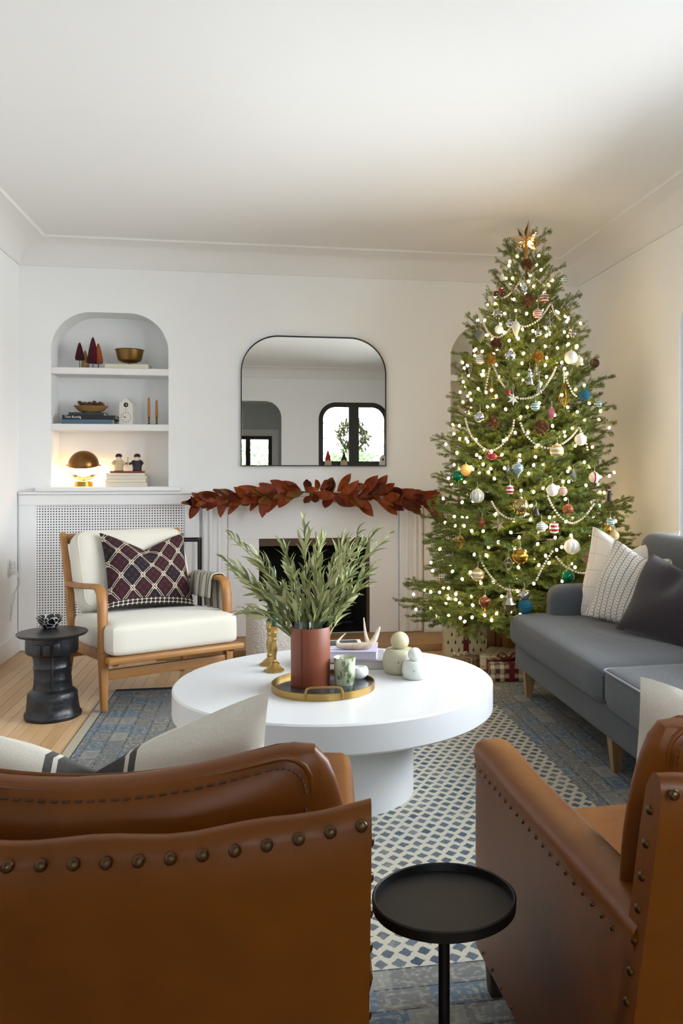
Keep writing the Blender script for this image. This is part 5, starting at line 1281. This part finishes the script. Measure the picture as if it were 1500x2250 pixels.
# ---------------------------------------------------------------- bead garlands
M_bead = mat('whitewashed_bead', '#d9cfbd', .7, var=.12, vscale=40)
swags = [
 ([(1150, 598), (1140, 620), (1125, 640), (1107, 654), (1090, 657)], 'short white bead strand beside the silver cone near the treetop'),
 ([(1160, 600), (1180, 615), (1200, 628), (1212, 612), (1222, 592)], 'white bead strand dipping beneath the star near the treetop'),
 ([(1062, 710), (1072, 730), (1090, 742), (1110, 732), (1125, 715)], 'white bead swag beside the grey green drop ornament'),
 ([(1135, 713), (1155, 717), (1180, 705), (1195, 688), (1208, 668)], 'white bead swag between the ribbed finial and the silver wire ball'),
 ([(1212, 670), (1218, 688), (1232, 704)], 'short white bead strand above the silver wire ball'),
 ([(1083, 802), (1095, 830), (1108, 850), (1125, 870), (1145, 876), (1170, 872), (1190, 858), (1210, 830), (1222, 805)], 'long white bead swag carrying the white star ornament'),
 ([(1237, 813), (1245, 838), (1258, 864), (1268, 872)], 'white bead strand ending at the teal honeycomb ball'),
 ([(1075, 810), (1070, 835), (1065, 862)], 'short white bead strand beside the gold wire pyramid'),
 ([(1022, 920), (1030, 948), (1045, 970), (1072, 990), (1095, 983), (1110, 968), (1125, 945), (1129, 920)], 'white bead swag hanging above the red bird'),
 ([(1143, 930), (1155, 955), (1175, 975), (1205, 985), (1230, 978), (1255, 960), (1272, 938)], 'white bead swag behind the large white and gold banded ball'),
 ([(1273, 942), (1285, 965), (1291, 992)], 'short white bead strand beside the white egg ornament'),
 ([(1080, 1103), (1092, 1122), (1110, 1136), (1130, 1140), (1150, 1134), (1163, 1128)], 'white bead swag under the large gold mercury ball'),
 ([(1203, 1090), (1212, 1110), (1230, 1135), (1253, 1149), (1275, 1142), (1292, 1125), (1305, 1106)], 'white bead swag under the brown beaded ball'),
 ([(1054, 1222), (1063, 1245), (1085, 1275), (1110, 1294), (1145, 1298)], 'lowest white bead swag above the silver spindle'),
 ([(1213, 1212), (1198, 1235), (1185, 1260), (1177, 1277)], 'white bead strand slanting beside the gold dome ball'),
 ([(1222, 1224), (1240, 1243), (1268, 1258), (1290, 1259)], 'white bead strand above the emerald ball by the sofa')]
bead = ico(1, 1)
for pts, lab in swags:
    w = [tree_hit(u, v_, 1.0) for u, v_ in pts]; cp = curve_pts(w, 14); mb = MB(); last = None; o0 = w[0]
    for p in cp:
        if last is None or (p - last).length > .0125: mb.add(bead, T(*(p - o0)) @ SC(.0072)); last = p
    o = mb.build('bead_garland', M_bead, None, angle=80); o.location = o0; tag(o, lab, 'garland')
# ---------------------------------------------------------------- star topper
sp_ = PY(1156, 526, tree_hit(1157, 560, .9).y - .05); st = thing('star_topper', 'pointed gold wire and glass star on the treetop', 'star', sp_); st.rotation_euler = (0, 0, -.3)
M_gw = mat('gold_wire', '#a9854a', .35, 1); M_sg = glass_mat('star_glass', '#fffaf0')
mb = MB(); gb = MB(); N8 = 8
for k in range(N8):
    a = 2 * PI * k / N8 + .12; big = .118 if k % 2 == 0 else .092; a1, a2 = a - PI / N8, a + PI / N8
    tipp = Vector((big * math.sin(a), 0, big * math.cos(a))); i1 = Vector((.048 * math.sin(a1), 0, .048 * math.cos(a1))); i2 = Vector((.048 * math.sin(a2), 0, .048 * math.cos(a2)))
    for s in (-1, 1):
        c = Vector((0, s * .032, 0))
        mb.add(tube([c, tipp], .0015, 5)); mb.add(tube([c, i1], .0013, 5)); gb.add(([c, i1, tipp, i2], [(0, 1, 2), (0, 2, 3)]))
    mb.add(tube([i1, tipp, i2], .0015, 5))
one('wire_frame', (mb.v, mb.f), M_gw, st); one('glass_panes', (gb.v, gb.f), M_sg, st, smooth=False)
one('socket', lathe([(.007, -.15), (.011, -.05), (.009, -.03), (0, -.03)], 14), M_gw, st); one('bulb', sphere(.012, 10, 8), M_bulb, st, T(.02, 0, -.02))
# ---------------------------------------------------------------- ornaments
M_cap = mat('ornament_cap', '#b9b4a6', .3, 1); M_str = mat('thread', '#d8cdb6', .8)
def banded(name, a, b_, per, duty=.5, rough=.25, metal=0., axis=2, c3=None):
    m, b = new_mat(name); g = X.nt.nodes.new('ShaderNodeTexCoord'); xyz = sep(g.outputs['Object']); s = (xyz[axis] / per + .25).fr()
    c = cmix(s.lt(duty), hexc(a), hexc(b_))
    if c3: c = cmix((s - duty).ab().lt(.09), c, hexc(c3))
    X.nt.links.new(c, b.inputs['Base Color']); b.inputs['Roughness'].default_value = rough; b.inputs['Metallic'].default_value = metal; return m
px2m = TD * .93 / FPX
def hang(t, top, L=.035, m=None): one('hook', tube([(0, 0, top), (.003, 0, top + L * .5), (0, .004, top + L)], .0009, 4), m or M_str, t)
def orn(kind, u, v_, rp, label, m, m2=None, k=1.0, name='ornament'):
    p = tree_hit(u, v_, k); r = rp * px2m
    t = thing(name, label, 'ornament', p)
    if kind == 'ball':
        one('globe', sphere(r, 24, 16), m, t); one('cap', lathe([(r * .2, r * .95), (r * .2, r * 1.12), (0, r * 1.14)], 12), M_cap, t); hang(t, r * 1.1)
    elif kind == 'ribbed':
        v, f = sphere(r, 36, 16); v = [(q[0] * (1 + .06 * math.cos(12 * math.atan2(q[1], q[0]))), q[1] * (1 + .06 * math.cos(12 * math.atan2(q[1], q[0]))), q[2]) for q in v]
        one('globe', (v, f), m, t); one('cap', lathe([(r * .26, r * .92), (r * .17, r * 1.12), (r * .1, r * 1.25), (0, r * 1.26)], 12), m2 or M_cap, t); hang(t, r * 1.2)
    elif kind == 'honey':
        mb = MB(); mb.add(sphere(r * .93, 20, 14))
        for i in range(9):
            z = math.cos(PI * (i + .7) / 9.4); n = max(4, int(20 * math.sqrt(1 - z * z)))
            for j in range(n): a = 2 * PI * (j + .5 * (i % 2)) / n; s = math.sqrt(1 - z * z); mb.add(ico(r * .13, 1), T(r * .92 * s * math.cos(a), r * .92 * s * math.sin(a), r * .92 * z))
        one('paper_globe', (mb.v, mb.f), m, t); hang(t, r)
    elif kind == 'puff':
        mb = MB(); g = random.Random(int(u)); lv_, lf_ = leaf_mesh(r * .42, r * .26, .3, 3)
        for i in range(190):
            d = Vector((g.gauss(0, 1), g.gauss(0, 1), g.gauss(0, 1))).normalized(); mb.add((lv_, lf_), T(*(d * r * .62)) @ (d + Vector((g.uniform(-.6, .6), g.uniform(-.6, .6), g.uniform(-.6, .6)))).to_track_quat('X', 'Z').to_matrix().to_4x4() @ RX(g.uniform(0, 3)))
        mb.add(sphere(r * .64, 12, 8)); one('petals', (mb.v, mb.f), m, t, angle=80); one('wire_stem', tube([(0, 0, 0), (0, r * 1.4, -.01)], .002, 5), M_wire, t)
    elif kind == 'cone':
        one('scales', cone_mesh(r * 2.6, r, 9, 8), m, t, angle=20); one('cap', lathe([(r * .3, r * 1.2), (r * .25, r * 1.42), (0, r * 1.45)], 10), M_cap, t); hang(t, r * 1.4)
    elif kind == 'finial':
        one('body', lathe([(0, -r * 1.9), (r * .25, -r * 1.5), (r * .62, -r * .6), (r * .86, .2 * r), (r * .8, r * .7), (r * .5, r * 1.2), (r * .22, r * 1.4), (r * .2, r * 1.6), (0, r * 1.65)], 20), m, t); one('cap', lathe([(r * .22, r * 1.5), (r * .2, r * 1.8), (0, r * 1.82)], 10), M_cap, t); hang(t, r * 1.8)
    elif kind == 'drop':
        one('body', lathe([(0, -r * 1.45), (r * .3, -r * 1.0), (r * .8, -.35 * r), (r, .15 * r), (r * .85, r * .65), (r * .4, r * .95), (0, r)], 22), m, t); one('cap', lathe([(r * .25, r * .92), (r * .2, r * 1.2), (0, r * 1.22)], 10), M_cap, t); hang(t, r * 1.15)
    elif kind == 'spindle':
        v, f = lathe([(0, -r * 1.9), (r * .3, -r * 1.0), (r, 0), (r * .45, r * .8), (r * .18, r * 1.6), (0, r * 1.65)], 8); one('facets', (v, f), m, t, smooth=False); one('cap', lathe([(r * .14, r * 1.6), (r * .1, r * 1.85), (0, r * 1.86)], 8), M_cap, t); hang(t, r * 1.8)
    elif kind == 'wire':
        mb = MB(); n = 6; tp, bt = Vector((0, 0, r * 1.25)), Vector((0, 0, -r * 1.35)); q = [Vector((r * math.cos(2 * PI * i / n), r * math.sin(2 * PI * i / n), r * .1)) for i in range(n)]
        for i in range(n): mb.add(tube([tp, q[i], bt], .0014, 4)); mb.add(tube([q[i], q[(i + 1) % n]], .0014, 4))
        one('frame', (mb.v, mb.f), m, t); one('ring', tube([(.004 * math.cos(a), 0, r * 1.28 + .004 + .004 * math.sin(a)) for a in [2 * PI * i / 10 for i in range(10)]], .0009, 4, True), m, t); hang(t, r * 1.35)
    elif kind == 'cage':
        mb = MB(); n = 8; zt, zb = r * 1.6, -r * 1.9
        for i in range(n):
            a = 2 * PI * i / n; c, s = math.cos(a), math.sin(a); mb.add(tube([(.12 * r * c, .12 * r * s, zt), (.85 * r * c, .85 * r * s, r * -.7), (0, 0, zb)], .0015, 4))
        mb.add(tube([(.85 * r * math.cos(2 * PI * i / 16), .85 * r * math.sin(2 * PI * i / 16), -r * .7) for i in range(16)], .0014, 4, True)); one('frame', (mb.v, mb.f), m, t); one('ribbon', box(-.0025, .0025, -.0005, .0005, zt, zt + .06), M_str, t)
    elif kind == 'pyramid':
        mb = MB(); q = [(-r, -r * .5, -r), (r, -r * .5, -r), (0, r * .8, -r)]
        for i in range(3): mb.add(tube([(0, 0, r * 1.3), q[i]], .0014, 4)); mb.add(tube([q[i], q[(i + 1) % 3]], .0014, 4))
        for i in (-.5, 0, .5): mb.add(tube([(0, 0, r * 1.3), (i * r, -r * .5, -r)], .0011, 4))
        one('frame', (mb.v, mb.f), m, t); hang(t, r * 1.3); one('ring', sphere(.004, 8, 6), m, t, T(0, 0, r * 1.3))
    elif kind == 'star':
        mb = MB(); n = 6
        for s in (-1, 1):
            for i in range(2 * n):
                a, b_ = PI * i / n, PI * (i + 1) / n; ra, rb = (r, r * .42)[i % 2], (r, r * .42)[(i + 1) % 2]; mb.add(([(0, s * r * .28, 0), (ra * math.sin(a), 0, ra * math.cos(a)), (rb * math.sin(b_), 0, rb * math.cos(b_))], [(0, 1, 2)]))
        one('points', (mb.v, mb.f), m, t, smooth=False); one('loop', tube([(0, 0, r * .95), (-.006, 0, r + .03), (0, 0, r + .055), (.006, 0, r + .03)], .001, 4, True), M_str, t)
    elif kind == 'burst':
        mb = MB(); g = random.Random(5)
        for i in range(26): d = Vector((g.gauss(0, 1), g.gauss(0, 1) * .5, g.gauss(0, 1))).normalized(); mb.add(tube([(0, 0, 0), d * r], .0011, 4))
        one('rays', (mb.v, mb.f), m, t); one('core', sphere(r * .15, 8, 6), m, t); hang(t, r * .6)
    elif kind == 'barrel':
        one('body', lathe([(0, -r * 1.15), (r * .6, -r * 1.1), (r * .9, -r * .9), (r, -r * .3), (r, r * .3), (r * .9, r * .9), (r * .5, r * 1.1), (0, r * 1.15)], 22), m, t, angle=50); one('cap', lathe([(r * .25, r * 1.05), (r * .2, r * 1.3), (0, r * 1.32)], 10), M_cap, t); hang(t, r * 1.3)
    elif kind == 'figure':
        one('robe', lathe([(0, -r * 1.3), (r * .62, -r * 1.3), (r * .55, -r), (r * .32, 0), (r * .26, r * .5), (0, r * .6)], 14), m, t); one('head', sphere(r * .27, 12, 8), m2 or m, t, T(0, 0, r * .8)); one('wing', sphere(r * .5, 12, 8, .9, .15, .8), m, t, T(r * .15, r * .25, r * .1)); hang(t, r * 1.05)
    elif kind == 'bell':
        one('bell', lathe([(r, -r), (r * .8, -r * .6), (r * .55, .2 * r), (r * .3, r * .8), (0, r)], 18), m, t); one('clapper', sphere(r * .2, 8, 6), M_cap, t, T(0, 0, -r)); hang(t, r)
    elif kind == 'car':
        one('body', box(-r, r, -r * .35, r * .35, -r * .35, r * .15, r * .12, 2), m, t); one('cab', box(-r * .1, r * .7, -r * .3, r * .3, r * .15, r * .65, r * .1, 2), m, t)
        for x in (-.62, .6):
            for y in (-.4, .4): w = one('wheel', lathe([(0, -.07 * r), (r * .38, -.07 * r), (r * .38, .07 * r), (0, .07 * r)], 16), mat('wheel_dark', '#2a1214', .5), t, T(x * r, y * r, -r * .35) @ RX(R(90))); one('hub', sphere(r * .16, 8, 6), M_cap, w, T(x * r, y * r * 1.15, -r * .35))
        hang(t, r * .6)
    elif kind == 'bird':
        one('body', sphere(r, 16, 12, 1.3, .75, .8), m, t); one('head', sphere(r * .5, 12, 8), m, t, T(-r * 1.1, 0, r * .5)); one('tail', box(r * .9, r * 2.0, -r * .15, r * .15, -r * .1, r * .12, .002, 1), m, t); one('beak', lathe([(r * .14, 0), (0, r * .35)], 8), M_brass, t, T(-r * 1.5, 0, r * .5) @ RY(R(-90)))
    elif kind == 'soldier':
        one('body', lathe([(0, -r * 1.6), (r * .4, -r * 1.6), (r * .42, -r * .3), (r * .5, r * .5), (r * .3, r * .7), (0, r * .7)], 14), m, t); one('head', sphere(r * .32, 12, 8), mat('face_wood', '#c8956c', .6), t, T(0, 0, r * .95)); one('hat', lathe([(r * .34, r * 1.05), (r * .36, r * 1.7), (0, r * 1.75)], 14), m2 or m, t); hang(t, r * 1.7)
    elif kind == 'disc':
        v, f = sphere(r, 24, 14, 1, .35, 1); one('shell', (v, f), m, t); one('cap', lathe([(r * .15, r * .95), (r * .12, r * 1.1), (0, r * 1.12)], 8), M_cap, t); hang(t, r)
    return t
O = lambda n, c, r=.25, mt=0., **k: mat('orn_' + n, c, r, mt, **k)
M_puff = O('dried_bloom', '#7d5430', .9, var=.35, vscale=40); M_puff2 = O('gold_bloom', '#b98528', .8, var=.3, vscale=40)
M_sil = O('silver', '#c3c6c8', .25, 1., var=.3, vscale=30); M_gold = O('gold', '#b58a3c', .3, 1., var=.2, vscale=30); M_wht = O('white', '#dcd8d0', .35); M_teal = O('teal_paper', '#115a6e', .7)
M_gls = O('mercury', '#bdb8a6', .12, .9, var=.5, vscale=60); M_red = O('red', '#8c1a22', .3); M_cop = O('copper', '#a7684a', .3, .9, var=.3, vscale=40); M_grn = O('emerald', '#0c6b45', .12, .5)
B_tw = banded('teal_white_bands', '#8fb3ad', '#dfe3da', .012); B_rw = banded('red_white_bands', '#a33a30', '#e2d8cc', .012); B_wg = banded('white_gold_bands', '#e3ddcf', '#b79a5a', .026, .62, .25, .2)
B_cop = banded('copper_white_bands', '#a7502e', '#e3d6c4', .010); B_wl = banded('white_grey_lines', '#dad8d0', '#6d7470', .012, .25); B_rb = banded('red_barrel_bands', '#9c1f28', '#e2dcd2', .022, .42); B_cr = banded('ribbed_cream', '#c9bda2', '#e0d8c6', .006, .5, .5); B_rc = banded('red_cream_rings', '#8f2020', '#dccfb8', .016, .5)
B_rib = banded('silver_cream_flutes', '#d9d8cc', '#8e9184', .009, .45, .3, .2, 0); B_teal = banded('teal_silver_bands', '#5c8d90', '#cfd4cc', .014, .5, .2, .4)
B_rx = banded('red_white_gift', '#dcd3c8', '#9c1c20', .034, .28, .3, 0, 0); B_gd = banded('gold_dome', '#b28a34', '#8b6a24', .02, .5, .25, .9)
LIST = [
 ('bell', 1103, 608, 8, 'white paper bell near the treetop', M_wht), ('ball', 1238, 614, 10, 'teal and white banded ball near the treetop', B_tw),
 ('car', 1097, 642, 13, 'dark red toy truck ornament beside the treetop', M_red), ('cone', 1151, 634, 8, 'silver pinecone ornament below the star', M_sil),
 ('puff', 1160, 658, 15, 'brown dried bloom under the silver pinecone below the star', M_puff), ('puff', 1157, 582, 14, 'brown dried bloom right under the star', M_puff),
 ('ball', 1196, 655, 11, 'red and cream ringed ball beside the upper dried bloom', B_rc), ('finial', 1133, 721, 11, 'cream ribbed finial ornament above the upper bead swag', B_cr),
 ('wire', 1207, 720, 14, 'silver wire diamond beside the upper bead swag', M_sil), ('ball', 1181, 689, 11, 'red and white banded ball above the upper bead swag', B_rw),
 ('ball', 1095, 691, 11, 'mottled mercury ball above the grey green drop', M_gls), ('ball', 1120, 711, 9, 'small silver ball beside the cream finial', M_sil),
 ('disc', 1096, 724, 10, 'cream disc ornament inside the upper left bead swag', M_wht), ('drop', 1055, 738, 12, 'grey green drop hanging in front of the niche', O('greygreen', '#5f665c', .4)),
 ('puff', 1091, 755, 14, 'brown dried bloom under the grey green drop', M_puff), ('ball', 1258, 733, 9, 'clear silver dome ball on the window side', M_gls), ('ball', 1182, 732, 8, 'tiny silver ball beside the silver wire diamond', M_sil),
 ('puff', 1076, 788, 14, 'golden bloom above the long bead swag', M_puff2), ('ball', 1055, 790, 11, 'green grey banded ball in front of the niche', B_wl), ('ball', 1121, 781, 12, 'silver swirl ball above the white star', M_sil),
 ('puff', 1182, 783, 13, 'golden bloom beside the pearl ball', M_puff2), ('ball', 1254, 786, 15, 'pearl white ball on the window side', M_wht), ('ball', 1271, 792, 10, 'small cream ball behind the pearl ball', O('cream', '#cfc5a8', .4)),
 ('ball', 1306, 798, 11, 'dark wire wrapped ball at a right branch tip', O('darkwire', '#5c4a3a', .4, .5, var=.6, vscale=60)), ('figure', 1163, 826, 15, 'silver angel ornament inside the long bead swag', M_sil), ('burst', 1178, 822, 16, 'silver starburst behind the silver angel', M_sil),
 ('figure', 1184, 848, 12, 'mottled silver figure on the long bead swag', M_gls), ('cage', 1239, 866, 15, 'gold wire cage pendant beside the teal honeycomb ball', M_gold), ('honey', 1284, 868, 13, 'teal honeycomb paper ball at a right branch tip', M_teal),
 ('ball', 1314, 888, 9, 'teal banded ball beyond the honeycomb ball', B_teal), ('star', 1127, 877, 14, 'white paper star on the long bead swag', M_wht), ('ball', 1115, 860, 8, 'small red ball behind the white star', M_red),
 ('pyramid', 1080, 862, 14, 'gold wire pyramid under the golden bloom', M_gold), ('wire', 1029, 894, 11, 'dark wire diamond in front of the niche shelf', O('darkmetal', '#5a4030', .35, .9)), ('ball', 1054, 917, 12, 'faceted silver ball beside the dark wire diamond', M_sil),
 ('ball', 1176, 893, 10, 'teal and silver banded ball under the long bead swag', B_teal), ('cone', 1211, 908, 9, 'pink glitter pinecone ornament', O('pink', '#a8646a', .4, .4)), ('puff', 1189, 938, 17, 'large brown dried bloom in the middle of the tree', M_puff), ('puff', 1083, 928, 14, 'brown dried bloom beside the faceted silver ball', M_puff),
 ('ball', 1223, 991, 15, 'large white and gold banded ball on the middle bead swag', B_wg), ('ball', 1275, 966, 13, 'white egg ornament on the window side', M_wht), ('drop', 1137, 1031, 13, 'pale blue glass drop in the middle of the tree', O('paleblue', '#8ea3a6', .15, .6)),
 ('disc', 1023, 1033, 13, 'amber shell disc beside the emerald ball', O('amber', '#c79a55', .35)), ('ball', 1006, 1046, 13, 'emerald ball in front of the niche', M_grn), ('bird', 1081, 1003, 9, 'red bird ornament under the left bead swag', M_red), ('cone', 1116, 1033, 6, 'tiny silver cone beside the pale blue drop', M_sil),
 ('cone', 1259, 1047, 8, 'frosted grey pinecone ornament on the window side', O('frostgrey', '#7d8078', .5, .3)), ('ball', 1305, 1049, 12, 'white ball with a red ribbon cross at a right branch tip', B_rx),
 ('ribbed', 1048, 1090, 15, 'silver and cream fluted ball near the mantel', B_rib), ('barrel', 1120, 1076, 8, 'cream drum ornament with a red dot', B_rb), ('ball', 1144, 1113, 18, 'large gold mercury ball above the lower bead swag', O('goldmercury', '#b5a06a', .18, .9, var=.5, vscale=50)),
 ('ball', 1213, 1077, 13, 'plain white ball beside the copper banded ball', M_wht), ('ball', 1236, 1079, 10, 'copper and white banded ball', B_cop), ('honey', 1248, 1120, 12, 'brown beaded ball over the lower bead swag', M_cop), ('bell', 1177, 1122, 9, 'dark plum bell beside the gold mercury ball', O('plum', '#2f2026', .4)),
 ('star', 1094, 1153, 17, 'tarnished silver snowflake star', O('tarnish', '#8c8572', .4, .8)), ('cone', 1058, 1149, 8, 'copper glitter pinecone ornament', M_cop), ('ball', 1189, 1158, 11, 'white ball with thin grey lines', B_wl), ('barrel', 1217, 1160, 10, 'red barrel ornament with white bands', B_rb),
 ('wire', 1010, 1190, 12, 'gold wire diamond near the radiator screen', M_gold), ('ribbed', 1256, 1201, 16, 'white fluted onion ornament on a white ribbon', M_wht, M_wht), ('ball', 1142, 1223, 17, 'gold dome ball in the lower middle of the tree', B_gd), ('wire', 1117, 1238, 12, 'silver wire diamond above the lowest bead swag', M_sil),
 ('ball', 1049, 1263, 14, 'cream ball with a gold band above the gifts', B_wg), ('ball', 1247, 1266, 14, 'shiny emerald ball next to the sofa arm', M_grn), ('spindle', 1118, 1327, 16, 'silver glass spindle above the sofa corner', O('antique', '#a39a86', .15, .9)), ('ball', 1151, 1308, 13, 'clear glass ball beside the silver spindle', M_gls),
 ('honey', 1154, 1333, 15, 'teal honeycomb paper ball behind the sofa corner', M_teal), ('drop', 1065, 1324, 13, 'rose gold drop above the plaid gifts', M_cop), ('drop', 1340, 1150, 11, 'blue and silver drop beside the cream pillow', B_teal), ('ball', 1349, 1177, 11, 'cream ball under the blue and silver drop', O('cream2', '#cdb68e', .4)),
 ('soldier', 1338, 1085, 10, 'dark soldier ornament at a right branch tip', O('soldier', '#2a2230', .5), M_ink), ('ball', 1334, 1163, 10, 'bronze ball behind the blue and silver drop', M_gold), ('puff', 1291, 1226, 13, 'pale rosy bloom behind the cream pillow', O('rose', '#a98a74', .9)), ('bell', 994, 1233, 8, 'small dark tin cone beside the radiator screen', O('tin', '#5c5648', .4, .7))]
for it in LIST:
    orn(it[0], it[1], it[2], it[3], it[4], it[5], it[6] if len(it) > 6 else None)
